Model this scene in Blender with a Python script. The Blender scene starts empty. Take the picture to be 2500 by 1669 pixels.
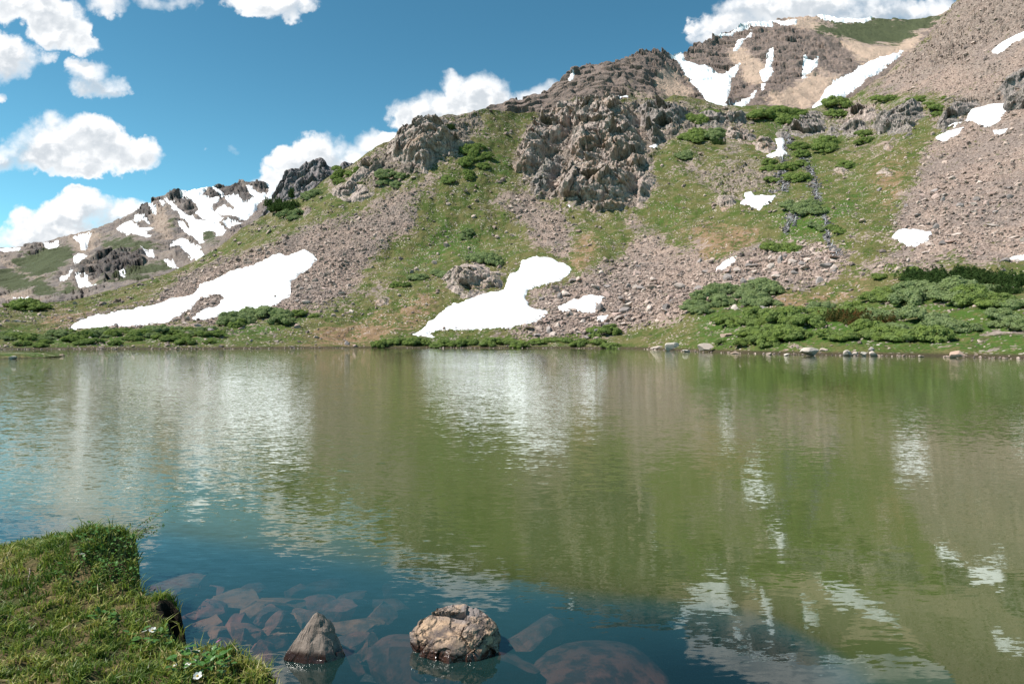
import bpy, bmesh, math
import numpy as np
from mathutils import Vector, Euler

# ---------------------------------------------------------------- camera, sky, sun
SC = bpy.context.scene
COL = SC.collection
F, CX, HY, HC = 1667.0, 1250.0, 825.0, 1.8      # focal length / principal column / horizon row, eye height above the lake
SUN_TO = Vector((-0.58, -0.10, 0.80)).normalized()
SUN_EL = math.asin(SUN_TO.z)
SUN_ROT = math.atan2(SUN_TO.x, SUN_TO.y)
EXPOSURE = 0.82

cam_d = bpy.data.cameras.new("camera"); cam = bpy.data.objects.new("camera", cam_d); COL.objects.link(cam)
cam_d.sensor_width = 36.0; cam_d.lens = 36.0 * F / 2500.0
cam_d.shift_y = -9.5 / 2500.0
cam.location = (0, 0, HC); cam.rotation_euler = (math.radians(90), 0, 0)
cam_d.clip_start = 0.1; cam_d.clip_end = 20000
SC.camera = cam
SC.view_settings.view_transform = 'Standard'; SC.view_settings.look = 'None'
SC.view_settings.exposure = EXPOSURE; SC.view_settings.gamma = 1.0
SC.render.engine = 'CYCLES'
SC.cycles.max_bounces = 8; SC.cycles.diffuse_bounces = 2; SC.cycles.glossy_bounces = 3
SC.cycles.transparent_max_bounces = 12; SC.cycles.transmission_bounces = 3
SC.cycles.caustics_reflective = False; SC.cycles.caustics_refractive = False
SC.cycles.use_denoising = True
SC.cycles.use_adaptive_sampling = True

sun_d = bpy.data.lights.new("sun", 'SUN'); sun = bpy.data.objects.new("sun", sun_d); COL.objects.link(sun)
sun_d.energy = 4.6; sun_d.angle = math.radians(0.53); sun_d.color = (1.0, 0.955, 0.89)
sun.rotation_euler = SUN_TO.to_track_quat('Z', 'Y').to_euler()


class NT:
    """small helper to write node trees"""
    def __init__(s, tree): s.t = tree; s.n = tree.nodes; s.l = tree.links
    def new(s, typ, **kw):
        nd = s.n.new(typ)
        for k, v in kw.items(): setattr(nd, k, v)
        return nd
    def put(s, sock, v):
        if v is None: return
        if isinstance(v, bpy.types.NodeSocket): s.l.new(v, sock)
        else:
            if isinstance(v, (tuple, list)) and len(v) == 3 and sock.type == 'RGBA': v = (*v, 1.0)
            sock.default_value = v
    def m(s, op, a, b=None, c=None, clamp=False):
        nd = s.new('ShaderNodeMath', operation=op, use_clamp=clamp)
        s.put(nd.inputs[0], a); s.put(nd.inputs[1], b)
        if c is not None: s.put(nd.inputs[2], c)
        return nd.outputs[0]
    def vm(s, op, a, b=None, c=None, out=0):
        nd = s.new('ShaderNodeVectorMath', operation=op)
        s.put(nd.inputs[0], a); s.put(nd.inputs[1], b)
        if c is not None: s.put(nd.inputs[2], c)
        return nd.outputs[out]
    def scale(s, v, f):
        nd = s.new('ShaderNodeVectorMath', operation='SCALE'); s.put(nd.inputs[0], v); s.put(nd.inputs[3], f); return nd.outputs[0]
    def mix(s, f, a, b, typ='MIX'):
        nd = s.new('ShaderNodeMix', data_type='RGBA', blend_type=typ)
        s.put(nd.inputs[0], f); s.put(nd.inputs[6], a); s.put(nd.inputs[7], b); return nd.outputs[2]
    def ss(s, v, lo, hi, a=0.0, b=1.0):
        nd = s.new('ShaderNodeMapRange', interpolation_type='SMOOTHSTEP')
        s.put(nd.inputs[0], v); s.put(nd.inputs[1], lo); s.put(nd.inputs[2], hi); s.put(nd.inputs[3], a); s.put(nd.inputs[4], b)
        return nd.outputs[0]
    def noise(s, vec, scale, detail=4, rough=0.55, dist=0.0, out=0, lac=2.0):
        nd = s.new('ShaderNodeTexNoise'); s.put(nd.inputs['Vector'], vec)
        for k, v in (('Scale', scale), ('Detail', detail), ('Roughness', rough), ('Distortion', dist), ('Lacunarity', lac)): nd.inputs[k].default_value = v
        return nd.outputs[out]
    def vor(s, vec, scale, feature='F1', out='Distance', rnd=1.0):
        nd = s.new('ShaderNodeTexVoronoi', feature=feature); s.put(nd.inputs['Vector'], vec)
        nd.inputs['Scale'].default_value = scale; nd.inputs['Randomness'].default_value = rnd
        return nd.outputs[out]
    def comb(s, x, y, z):
        nd = s.new('ShaderNodeCombineXYZ'); s.put(nd.inputs[0], x); s.put(nd.inputs[1], y); s.put(nd.inputs[2], z); return nd.outputs[0]
    def sep(s, v):
        nd = s.new('ShaderNodeSeparateXYZ'); s.put(nd.inputs[0], v); return nd.outputs
    def attr(s, name, out='Fac'):
        nd = s.new('ShaderNodeAttribute', attribute_name=name); return nd.outputs[out]
    def bump(s, h, strength=1.0, dist=0.1, normal=None):
        nd = s.new('ShaderNodeBump'); nd.inputs['Strength'].default_value = strength; nd.inputs['Distance'].default_value = dist
        s.put(nd.inputs['Height'], h); s.put(nd.inputs['Normal'], normal); return nd.outputs[0]


def Rg(i, pts):
    """traced points of one enlarged photo region -> full-photo pixels"""
    ox, oy, sc = {1: (0, 250, 2.529), 2: (600, 180, 2.24), 3: (1200, 100, 1.96), 4: (1700, 0, 1.781),
                  5: (0, 1250, 3.356), 6: (400, 1350, 2.349), 7: (1400, 1200, 2.1355), 8: (0, 0, 2.349), 0: (0, 0, 0.9396)}[i]
    return [(ox + x / sc, oy + y / sc) for x, y in pts]


def Eg(i, els):
    sc = {1: 2.529, 2: 2.24, 3: 1.96, 4: 1.781, 5: 3.356, 6: 2.349, 7: 2.1355, 8: 2.349, 0: 0.9396}[i]
    return [(*Rg(i, [(e[0], e[1])])[0], e[2] / sc, e[3] / sc, *e[4:]) for e in els]


# sky: Nishita with cumulus laid out by direction
world = bpy.data.worlds.new("World"); SC.world = world; world.use_nodes = True
w = NT(world.node_tree); w.n.clear()
sky = w.new('ShaderNodeTexSky', sky_type='NISHITA'); sky.sun_disc = False
sky.sun_elevation = SUN_EL; sky.sun_rotation = SUN_ROT; sky.altitude = 3400; sky.air_density = 1.0; sky.dust_density = 0.6; sky.ozone_density = 1.0
gen = w.new('ShaderNodeTexCoord').outputs['Generated']
dx, dy, dz = w.sep(gen)
dyc = w.m('MAXIMUM', dy, 0.08)
uu = w.m('DIVIDE', dx, dyc); vv = w.m('DIVIDE', dz, dyc)
UV = w.comb(w.m('MULTIPLY_ADD', uu, F, CX), w.m('MULTIPLY_ADD', vv, -F, HY), 0.0)
warpc = w.noise(UV, 0.011, 5, 0.6, out=1)
warp = w.scale(w.vm('SUBTRACT', warpc, (0.5, 0.5, 0.5)), 95.0)
UVw = w.vm('ADD', UV, warp)
CLOUDS = (Eg(8, [(60, 20, 330, 110, 1), (250, 40, 200, 95, 1), (330, 170, 160, 100, 1), (450, 250, 110, 60, .8), (30, 330, 170, 130, 1), (130, 420, 70, 40, .6),
                 (250, 330, 80, 50, .6), (430, 80, 70, 70, .6), (5, 560, 40, 40, .8),
                 (500, 410, 110, 70, 1), (620, 480, 120, 65, 1), (480, 500, 100, 50, .8),
                 (580, 30, 130, 80, .8), (690, 40, 70, 70, .6), (960, 0, 190, 50, .9), (1560, 10, 240, 75, 1), (1680, 80, 70, 70, .7),
                 (420, 760, 210, 100, 1.1), (240, 800, 170, 110, 1), (250, 900, 330, 90, 1), (620, 830, 150, 110, 1), (790, 890, 140, 100, 1), (480, 960, 270, 60, .9), (30, 880, 130, 90, 1),
                 (470, 1210, 220, 110, 1.1), (250, 1290, 220, 120, 1), (700, 1260, 220, 110, 1), (130, 1370, 160, 90, .9), (840, 1230, 90, 70, .7), (500, 1380, 400, 90, 1),
                 (1335, 835, 34, 34, .42), (1170, 850, 14, 14, .35), (2030, 160, 40, 60, .22), (1530, 1000, 55, 60, .62)]) +
          Eg(2, [(420, 430, 170, 110, 1.1), (560, 480, 230, 110, 1), (290, 500, 150, 100, 1), (740, 400, 140, 90, 1), (200, 600, 140, 90, .8),
                 (980, 240, 150, 95, 1), (1130, 110, 75, 100, 1.1), (1290, 120, 150, 110, 1.1), (1150, 220, 300, 110, 1), (1560, 130, 110, 75, 1), (1680, 100, 130, 60, .9)]) +
          Eg(4, [(150, 110, 170, 60, 1), (330, 40, 230, 75, 1.1), (60, 160, 90, 40, .8), (600, 20, 300, 85, 1.1), (800, 60, 260, 60, 1), (1060, 40, 110, 55, .9), (500, 90, 400, 70, 1)]))


def cloud_field(vec):
    tot = None
    for cx, cy, rx, ry, a in CLOUDS:
        q = w.vm('MULTIPLY', w.vm('SUBTRACT', vec, (cx, cy, 0)), (1 / (rx * 1.42), 1 / (ry * 1.40), 0))
        d2 = w.vm('DOT_PRODUCT', q, q, out=1)
        v = w.m('MULTIPLY', w.m('SUBTRACT', 1.0, d2, clamp=True), a)
        tot = v if tot is None else w.m('MAXIMUM', tot, v)
    return tot


cf = cloud_field(UVw)
def puff(vec):
    f1 = w.noise(vec, 0.016, 10, 0.66)
    b = w.vor(w.vm('ADD', vec, w.scale(w.vm('SUBTRACT', w.noise(vec, 0.03, 3, 0.5, out=1), (0.5, 0.5, 0.5)), 26.0)), 0.022, 'SMOOTH_F1')
    b2 = w.vor(w.vm('ADD', vec, w.scale(w.vm('SUBTRACT', w.noise(vec, 0.06, 3, 0.5, out=1), (0.5, 0.5, 0.5)), 12.0)), 0.06, 'SMOOTH_F1')
    return w.m('ADD', w.m('ADD', w.m('MULTIPLY', f1, 0.75), w.m('MULTIPLY', w.m('SUBTRACT', 0.62, b), 0.42)), w.m('MULTIPLY', w.m('SUBTRACT', 0.5, b2), 0.17))
p0 = puff(UV)
p1 = puff(w.vm('ADD', UV, (-16.0, -20.0, 0)))
dens = w.m('SUBTRACT', w.m('ADD', w.m('POWER', cf, 0.6), p0), 0.90)
thin = w.noise(UV, 0.004, 2, 0.5)
alpha = w.ss(dens, -0.02, w.m('MULTIPLY_ADD', w.ss(thin, 0.4, 0.62), 0.60, 0.26))
cf2 = cloud_field(w.vm('ADD', UVw, (-10.0, -34.0, 0)))
shade = w.m('ADD', 0.50, w.m('MULTIPLY', w.m('SUBTRACT', p0, p1), 2.0))          # lit side of each puff
bl = w.noise(w.vm('MULTIPLY', UV, (1.0, 2.0, 1.0)), 0.0095, 5, 0.55)
shade = w.m('ADD', shade, w.m('MULTIPLY', w.m('SUBTRACT', 0.48, bl), 2.4))
shade = w.m('ADD', shade, w.m('MULTIPLY', w.m('SUBTRACT', cf, cf2), 1.1))
thick = w.ss(dens, 0.1, 0.6)
shade = w.m('SUBTRACT', 1.0, w.m('MULTIPLY', w.ss(shade, 1.15, 0.30), thick))
ccol = w.mix(shade, (3.8, 4.1, 4.4), (6.3, 6.35, 6.4))
front = w.ss(dy, 0.08, 0.16)
alpha = w.m('MULTIPLY', alpha, front)
skyc = w.mix(1.0, sky.outputs[0], w.mix(w.ss(dz, 0.0, 0.46), (0.70, 1.20, 1.02), (0.44, 0.89, 0.82)), 'MULTIPLY')
fin = w.mix(alpha, skyc, ccol)
bg = w.new('ShaderNodeBackground'); w.put(bg.inputs[0], fin); bg.inputs[1].default_value = 0.10
wo = w.new('ShaderNodeOutputWorld'); w.l.new(bg.outputs[0], wo.inputs[0])
world.cycles.sampling_method = 'MANUAL'; world.cycles.sample_map_resolution = 512

# ---------------------------------------------------------------- numeric helpers
rng = np.random.default_rng(7)


def _hash(ix, iy, iz, seed):
    with np.errstate(over='ignore'):
        h = ix.astype(np.uint32) * np.uint32(374761393) + iy.astype(np.uint32) * np.uint32(668265263) + iz.astype(np.uint32) * np.uint32(2147483647) + np.uint32(seed * 1274126177 & 0xffffffff)
        h = (h ^ (h >> np.uint32(13))) * np.uint32(1274126177)
        h = (h ^ (h >> np.uint32(16))) * np.uint32(2246822519)
        return h ^ (h >> np.uint32(15))


def perlin(P, seed=0):
    P = np.asarray(P, dtype=np.float64)
    i = np.floor(P).astype(np.int64); f = P - i
    u = f * f * f * (f * (f * 6 - 15) + 10)
    out = np.zeros(len(P))
    for cx in (0, 1):
        for cy in (0, 1):
            for cz in (0, 1):
                h = _hash(i[:, 0] + cx, i[:, 1] + cy, i[:, 2] + cz, seed)
                gx = ((h & 1023) / 511.5 - 1); gy = (((h >> np.uint32(10)) & 1023) / 511.5 - 1); gz = (((h >> np.uint32(20)) & 1023) / 511.5 - 1)
                d = gx * (f[:, 0] - cx) + gy * (f[:, 1] - cy) + gz * (f[:, 2] - cz)
                wx = u[:, 0] if cx else 1 - u[:, 0]; wy = u[:, 1] if cy else 1 - u[:, 1]; wz = u[:, 2] if cz else 1 - u[:, 2]
                out += d * wx * wy * wz
    return out


def fbm(P, octs=4, seed=0, gain=0.5, ridged=False):
    P = np.asarray(P, dtype=np.float64); a = 1.0; o = np.zeros(len(P)); q = P.copy(); tot = 0
    for k in range(octs):
        n = perlin(q + 17.3 * k, seed + k)
        o += a * ((1 - 2.2 * np.abs(n)) if ridged else n); tot += a
        a *= gain; q = q * 2.03
    return o / tot * (1.0 if ridged else 1.6)


def facets(P, seed=0, tilt=1.0):
    """piecewise-planar noise: broken rock faces"""
    P = np.asarray(P, dtype=np.float64); i = np.floor(P).astype(np.int64)
    best = np.full(len(P), 1e9); val = np.zeros(len(P)); sec = np.full(len(P), 1e9)
    for cx in (-1, 0, 1):
        for cy in (-1, 0, 1):
            for cz in (-1, 0, 1):
                c = i + (cx, cy, cz)
                h = _hash(c[:, 0], c[:, 1], c[:, 2], seed)
                j = np.stack([(h & 1023) / 1023., ((h >> np.uint32(10)) & 1023) / 1023., ((h >> np.uint32(20)) & 1023) / 1023.], 1)
                d = P - (c + j)
                dd = (d * d).sum(1)
                h2 = _hash(c[:, 0], c[:, 1], c[:, 2], seed + 91)
                t = np.stack([(h2 & 1023) / 511.5 - 1, ((h2 >> np.uint32(10)) & 1023) / 511.5 - 1, ((h2 >> np.uint32(20)) & 1023) / 511.5 - 1], 1)
                v = (d * t).sum(1) * tilt + t[:, 0] * 0.5
                m = dd < best
                sec = np.where(m, best, np.minimum(sec, dd)); best = np.where(m, dd, best); val = np.where(m, v, val)
    edge = np.clip((np.sqrt(sec) - np.sqrt(best)) / 0.12, 0, 1)
    return val - (1 - edge) * 0.35


def sstep(x, a, b):
    t = np.clip((x - a) / (b - a), 0, 1); return t * t * (3 - 2 * t)


def inpoly(x, y, poly):
    c = np.zeros(x.shape, bool); n = len(poly)
    for k in range(n):
        x1, y1 = poly[k]; x2, y2 = poly[(k + 1) % n]
        if y1 == y2: continue
        c ^= ((y1 > y) != (y2 > y)) & (x < (x2 - x1) * (y - y1) / (y2 - y1) + x1)
    return c


def sdist(x, y, poly):
    d = np.full(x.shape, 1e12); n = len(poly)
    for k in range(n):
        x1, y1 = poly[k]; x2, y2 = poly[(k + 1) % n]
        ex, ey = x2 - x1, y2 - y1
        t = np.clip(((x - x1) * ex + (y - y1) * ey) / (ex * ex + ey * ey + 1e-9), 0, 1)
        d = np.minimum(d, (x - x1 - t * ex) ** 2 + (y - y1 - t * ey) ** 2)
    d = np.sqrt(d)
    return np.where(inpoly(x, y, poly), d, -d)


def gblur(a, s, axis):
    if s <= 0: return a
    r = int(3 * s) + 1; k = np.exp(-0.5 * (np.arange(-r, r + 1) / s) ** 2); k /= k.sum()
    pad = [(0, 0)] * a.ndim; pad[axis] = (r, r)
    b = np.pad(a, pad, mode='edge'); out = np.zeros_like(a)
    for i, kv in enumerate(k):
        sl = [slice(None)] * a.ndim; sl[axis] = slice(i, i + a.shape[axis]); out += kv * b[tuple(sl)]
    return out


GX0, GY0, GST = -320, -320, 4
GXN, GYN = 790, 310
gxs, gys = np.meshgrid(GX0 + GST * np.arange(GXN), GY0 + GST * np.arange(GYN))


def field(polys, blur=3.0, base=0.0):
    """raster mask from traced polygons, each optionally (poly, value)"""
    a = np.full(gxs.shape, float(base))
    for p in polys:
        v = 1.0
        if isinstance(p, tuple) and not isinstance(p[0], tuple): p, v = p
        a[inpoly(gxs + 0.13, gys + 0.17, p)] = v
    return gblur(gblur(a, blur, 0), blur, 1)


def bil(a, px, py):
    x = np.clip((px - GX0) / GST, 0, a.shape[1] - 1.001); y = np.clip((py - GY0) / GST, 0, a.shape[0] - 1.001)
    i = x.astype(int); j = y.astype(int); fx = x - i; fy = y - j
    return (a[j, i] * (1 - fx) + a[j, i + 1] * fx) * (1 - fy) + (a[j + 1, i] * (1 - fx) + a[j + 1, i + 1] * fx) * fy


# ---------------------------------------------------------------- object helpers
def tag(o, label=None, cat=None, group=None, kind=None):
    if label: o['label'] = label
    if cat: o['category'] = cat
    if group: o['group'] = group
    if kind: o['kind'] = kind
    return o


def mesh_np(name, V, Fc, mats=(), attrs=None, smooth=False, mi=None):
    """mesh from arrays; Fc (n,3|4) or list of such arrays"""
    me = bpy.data.meshes.new(name)
    Fl = Fc if isinstance(Fc, list) else [Fc]
    Fl = [np.asarray(f, dtype=np.int64) for f in Fl if len(f)]
    V = np.asarray(V, dtype=np.float32)
    me.vertices.add(len(V)); me.vertices.foreach_set('co', V.ravel())
    loops = np.concatenate([f.ravel() for f in Fl]).astype(np.int32)
    tot = np.concatenate([np.full(len(f), f.shape[1]) for f in Fl])
    st = np.concatenate([[0], np.cumsum(tot)[:-1]]).astype(np.int32)
    me.loops.add(len(loops)); me.loops.foreach_set('vertex_index', loops)
    me.polygons.add(len(tot)); me.polygons.foreach_set('loop_start', st)
    for m in mats: me.materials.append(m)
    if mi is not None: me.polygons.foreach_set('material_index', np.asarray(mi, dtype=np.int32))
    me.update(calc_edges=True)
    me.polygons.foreach_set('use_smooth', np.full(len(tot), smooth))
    for k, a in (attrs or {}).items():
        at = me.attributes.new(k, 'FLOAT', 'POINT'); at.data.foreach_set('value', np.asarray(a, dtype=np.float32))
    me.validate(); me.update()
    return me


def link(name, me, parent=None, loc=(0, 0, 0)):
    o = bpy.data.objects.new(name, me); COL.objects.link(o); o.location = loc
    if parent: o.parent = parent
    return o


def gridfaces(nr, nc, keep=None):
    i = np.arange(nr * nc).reshape(nr, nc)
    f = np.stack([i[:-1, :-1], i[:-1, 1:], i[1:, 1:], i[1:, :-1]], -1)
    if keep is not None: return f[keep]
    return f.reshape(-1, 4)


def compact(V, Fc, attrs=None):
    u, inv = np.unique(Fc, return_inverse=True)
    return V[u], inv.reshape(Fc.shape), {k: a[u] for k, a in (attrs or {}).items()}


def mat(name, build):
    m = bpy.data.materials.new(name); m.use_nodes = True; n = NT(m.node_tree); n.n.clear()
    out = n.new('ShaderNodeOutputMaterial'); sh = build(n)
    n.l.new(sh, out.inputs[0]); return m


def princ(n, col, rough=0.9, normal=None, spec=0.3, **kw):
    p = n.new('ShaderNodeBsdfPrincipled'); n.put(p.inputs['Base Color'], col); n.put(p.inputs['Roughness'], rough)
    n.put(p.inputs['Specular IOR Level'], spec); n.put(p.inputs['Normal'], normal)
    for k, v in kw.items(): n.put(p.inputs[k.replace('_', ' ')], v)
    return p.outputs[0]


def pos(n): return n.new('ShaderNodeNewGeometry').outputs['Position']


# ---------------------------------------------------------------- traced layout (photo pixels)
SNOW_FAR = [Rg(1, p) for p in [
    [(0, 915), (130, 918), (120, 932), (60, 942), (0, 935)],
    [(265, 893), (360, 880), (365, 892), (300, 915)],
    [(455, 860), (500, 838), (565, 830), (540, 865), (525, 900), (500, 890), (490, 868)],
    [(480, 930), (510, 935), (535, 965), (490, 1010), (460, 995), (455, 960)],
    [(370, 1105), (400, 1095), (430, 1100), (440, 1062), (455, 1065), (440, 1095), (420, 1115), (385, 1130), (372, 1135)],
    [(470, 1092), (540, 1100), (545, 1140), (600, 1172), (505, 1200), (490, 1160), (475, 1120)],
    [(715, 795), (760, 760), (800, 740), (850, 765), (900, 770), (945, 795), (890, 800), (935, 840), (915, 850), (840, 830), (780, 805), (730, 802)],
    [(825, 735), (840, 705), (870, 700), (920, 735), (860, 735)],
    [(925, 660), (960, 655), (968, 690), (955, 700), (940, 685)],
    [(990, 620), (1005, 620), (1018, 640), (1000, 645)],
    [(1020, 612), (1060, 620), (1110, 670), (1170, 700), (1230, 745), (1300, 775), (1390, 790), (1430, 810), (1370, 868), (1340, 855), (1335, 820), (1290, 805), (1255, 820), (1250, 850), (1265, 895), (1235, 888), (1180, 840), (1120, 795), (1092, 755), (1130, 760), (1190, 810), (1160, 760), (1120, 720), (1100, 680), (1060, 650)],
    [(1125, 565), (1290, 540), (1240, 580), (1350, 600), (1300, 640), (1330, 680), (1385, 750), (1340, 768), (1270, 740), (1200, 680), (1225, 660), (1190, 620), (1150, 590)],
    [(1310, 527), (1330, 530), (1385, 575), (1370, 580)],
    [(1110, 578), (1130, 580), (1160, 610), (1145, 608)],
    [(1395, 590), (1440, 572), (1470, 595), (1500, 620), (1550, 625), (1570, 590), (1530, 545), (1520, 505), (1550, 530), (1600, 570), (1650, 560), (1640, 600), (1590, 640), (1570, 690), (1520, 745), (1490, 755), (1450, 720), (1400, 705), (1360, 690), (1335, 660), (1390, 640), (1440, 665), (1470, 655), (1420, 620)],
    [(1640, 500), (1735, 510), (1710, 555), (1660, 620), (1635, 600), (1665, 540)],
    [(1055, 900), (1100, 865), (1150, 870), (1200, 905), (1240, 925), (1260, 950), (1215, 975), (1160, 950), (1110, 910)],
    [(1380, 770), (1410, 758), (1500, 768), (1440, 785), (1430, 800)],
    [(872, 925), (900, 935), (940, 935), (952, 970), (910, 960)],
    [(730, 1058), (775, 1075), (778, 1090), (750, 1088)],
    [(1020, 995), (1070, 985), (1100, 1020), (1060, 1012)],
    [(85, 1243), (180, 1248), (175, 1258), (120, 1256)]]]
SNOW_FAR_L = ['thin snow strip on the far left ridge crest', 'small snow wedge under the low far left ridge line', 'forked snow patch just below the far ridge crest above the oval one',
              'oval snow patch alone on the brown far slope', 'thin crooked snow streak low on the far brown slope', 'pointed snow patch low on the far mountain beside dark outcrops',
              'broad snow wedge under the dark tooth of rock on the far ridge', 'snow shelf just below the dark rock tooth', 'small snow patch right of the dark rock tooth', 'tiny snow patch on the crest right of the rock tooth',
              'long branching snow gully running down the middle of the far mountain', 'wide snowfield hanging below the far mountain summit crest', 'narrow snow chute beside the far summit rocks', 'short snow streak on the crest left of the summit snowfield',
              'broad snowfield in the bowl under the far summit', 'bright snow saddle between the far summit and the dark rock peak', 'lens shaped snowfield at the foot of the far bowl', 'thin snow strip at the lower right of the far bowl',
              'small snow patch above the dark cliffs of the far mountain', 'tiny snow patch inside the dark cliffs of the far mountain', 'thin snow streak at the right foot of the far mountain', 'lowest snow streak in the far left valley']
SNOW_MAIN = [Rg(1, [(430, 1412), (480, 1380), (560, 1330), (680, 1300), (850, 1255), (980, 1235), (1080, 1195), (1190, 1185), (1240, 1130), (1320, 1095), (1400, 1060), (1560, 1010), (1660, 960), (1740, 935), (1770, 935), (1880, 908), (1895, 925), (1940, 945), (1953, 965), (1920, 1010), (1850, 1060), (1800, 1110), (1790, 1160), (1780, 1200), (1690, 1245), (1500, 1290), (1380, 1315), (1200, 1338), (1195, 1325), (1260, 1285), (1330, 1265), (1385, 1210), (1330, 1185), (1250, 1205), (1200, 1240), (1180, 1275), (1100, 1310), (1030, 1360), (900, 1372), (700, 1390), (560, 1400)]),
             Rg(2, [(895, 1438), (960, 1400), (1000, 1350), (1100, 1290), (1180, 1265), (1230, 1235), (1300, 1205), (1410, 1190), (1450, 1120), (1500, 1100), (1510, 1045), (1560, 1022), (1650, 1020), (1740, 1045), (1780, 1075), (1760, 1110), (1700, 1140), (1640, 1160), (1540, 1185), (1525, 1220), (1560, 1270), (1655, 1305), (1620, 1330), (1560, 1370), (1440, 1395), (1250, 1400), (1040, 1395), (1000, 1420), (1030, 1445)])] + \
            [Rg(3, p) for p in [
                [(320, 1275), (400, 1240), (460, 1228), (540, 1230), (500, 1260), (490, 1290), (400, 1285), (330, 1290)],
                [(505, 1315), (560, 1308), (550, 1330), (510, 1332)],
                [(1075, 1080), (1110, 1045), (1170, 1028), (1165, 1050), (1120, 1080), (1080, 1090)],
                [(1320, 548), (1360, 530), (1370, 500), (1355, 450), (1395, 446), (1405, 480), (1398, 520), (1412, 545), (1390, 554)],
                [(1198, 785), (1215, 755), (1210, 728), (1240, 725), (1260, 745), (1355, 740), (1340, 770), (1280, 805), (1240, 790)],
                [(760, 517), (797, 503), (787, 524)],
                [(352, 793), (378, 793), (376, 810)]]] + \
            [Rg(4, p) for p in [
                [(852, 1040), (880, 1010), (960, 1000), (1020, 1005), (1000, 1045), (950, 1060), (880, 1055)],
                [(1170, 520), (1200, 470), (1280, 445), (1345, 450), (1340, 490), (1310, 530), (1260, 555), (1220, 535)],
                [(1040, 605), (1090, 578), (1160, 560), (1140, 590), (1070, 622)],
                [(1090, 553), (1120, 532), (1152, 528), (1120, 552)],
                [(1292, 575), (1350, 562), (1330, 590), (1300, 595)],
                [(1290, 225), (1320, 195), (1425, 142), (1500, 110), (1500, 150), (1425, 180), (1340, 220), (1300, 235)],
                [(1365, 1130), (1425, 1120), (1480, 1118), (1480, 1132), (1380, 1137)]]]
SNOW_MAIN_L = ['long tilted snowfield on scree above the left lake shore', 'large stepped snowfield in the middle running down to the shore meadow', 'small snow patch among boulders right of the stepped snowfield',
               'tiny snow scrap in the boulder field below the small patch', 'narrow snow patch at the top edge of the pink boulder field', 'upright snow strip beside the top of the cascade', 'jagged snow patch left of the cascade foot',
               'tiny snow scrap in the notch right of the big crag', 'tiny snow scrap at the foot of the big crag', 'snow patch at the lower left edge of the right scree slope', 'ragged snow patch high on the right scree below dark rocks',
               'slanted snow patch left of the ragged one on the right scree', 'thin snow sliver between the ragged patch and the dark rocks', 'small snow patch below the ragged one on the right scree', 'long snow streak near the top of the right slope',
               'thin snow sliver above the conifer thicket at the far right']
SNOW_BACK = [Rg(3, p) for p in [
    [(850, 78), (910, 70), (930, 105), (1010, 130), (1050, 150), (1110, 165), (1190, 130), (1180, 155), (1145, 195), (1130, 260), (1125, 330), (1040, 320), (1000, 250), (950, 190), (900, 130)],
    [(1140, 320), (1200, 290), (1265, 258), (1240, 285), (1200, 330)],
    [(1290, 165), (1310, 155), (1320, 100), (1340, 40), (1350, 45), (1337, 140), (1347, 160), (1310, 203), (1298, 195)],
    [(1153, 52), (1188, 5), (1217, 0), (1180, 33)],
    [(368, 192), (388, 161), (398, 165), (385, 197)],
    [(583, 258), (620, 278), (650, 273), (655, 290), (610, 287)],
    [(1294, 223), (1311, 220), (1305, 247), (1296, 250)]]] + [Rg(4, p) for p in [
        [(463, 347), (475, 258), (492, 280), (532, 256), (525, 302), (490, 332)],
        [(495, 478), (560, 405), (600, 365), (680, 330), (720, 285), (760, 265), (850, 240), (900, 226), (860, 270), (800, 320), (700, 390), (600, 455), (560, 478)],
        [(110, 165), (160, 142), (230, 108), (330, 96), (340, 123), (240, 123), (165, 151), (155, 166)],
        [(335, 97), (440, 94), (437, 113), (370, 116)],
        [(530, 79), (600, 82), (700, 87), (762, 90), (720, 104), (640, 101), (550, 93)],
        [(80, 169), (110, 157), (108, 169)],
        [(158, 224), (185, 184), (212, 176), (190, 206), (168, 227)],
        [(220, 172), (240, 148), (240, 166)]]]
SNOW_BACK_L = ['large snow couloir dropping from the col between the two upper peaks', 'thin snow tongue at the foot of the brown upper cliffs', 'narrow twisting snow gully in the brown upper cliffs', 'short slanted snow streak near the top of the upper cliffs',
               'small snow dab on the left shoulder of the rounded peak', 'thin snow line at the foot of the rounded peak', 'tiny snow dab below the twisting gully', 'forked snow patch in the middle of the upper cliffs', 'long diagonal snow ramp under the high grassy saddle',
               'curved snow band along the highest summit crest', 'short snow band right of the curved summit band', 'flat snow band on the far right of the summit plateau', 'tiny snow dab at the left end of the summit crest', 'slanted snow streak left of the short vertical one on the summit', 'tiny snow dab under the curved summit band']

SKY_MAIN = [(-320, 772)] + Rg(1, [(0, 1270), (150, 1258), (290, 1245), (450, 1222), (600, 1185), (750, 1140), (900, 1095), (1100, 1025), (1210, 970), (1330, 900), (1420, 835), (1500, 770), (1560, 740), (1650, 690), (1710, 640), (1850, 580), (1980, 495)]) + \
    Rg(2, [(480, 555), (560, 515), (650, 440), (700, 410), (780, 370), (840, 332), (880, 300), (920, 275), (1000, 240), (1060, 236), (1130, 215), (1200, 210), (1320, 192), (1390, 200), (1500, 202), (1650, 206), (1720, 195)]) + \
    Rg(3, [(340, 292), (400, 272), (500, 270), (600, 288), (740, 284), (820, 288), (870, 262), (960, 270), (1000, 292), (1100, 305), (1200, 312), (1300, 302), (1400, 312), (1500, 325)]) + \
    Rg(4, [(500, 466), (650, 436), (690, 420), (780, 345), (880, 262), (950, 200), (1000, 150), (1080, 70), (1110, 30), (1145, 0)]) + [(2380, -50), (2500, -150), (2840, -300)]
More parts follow.
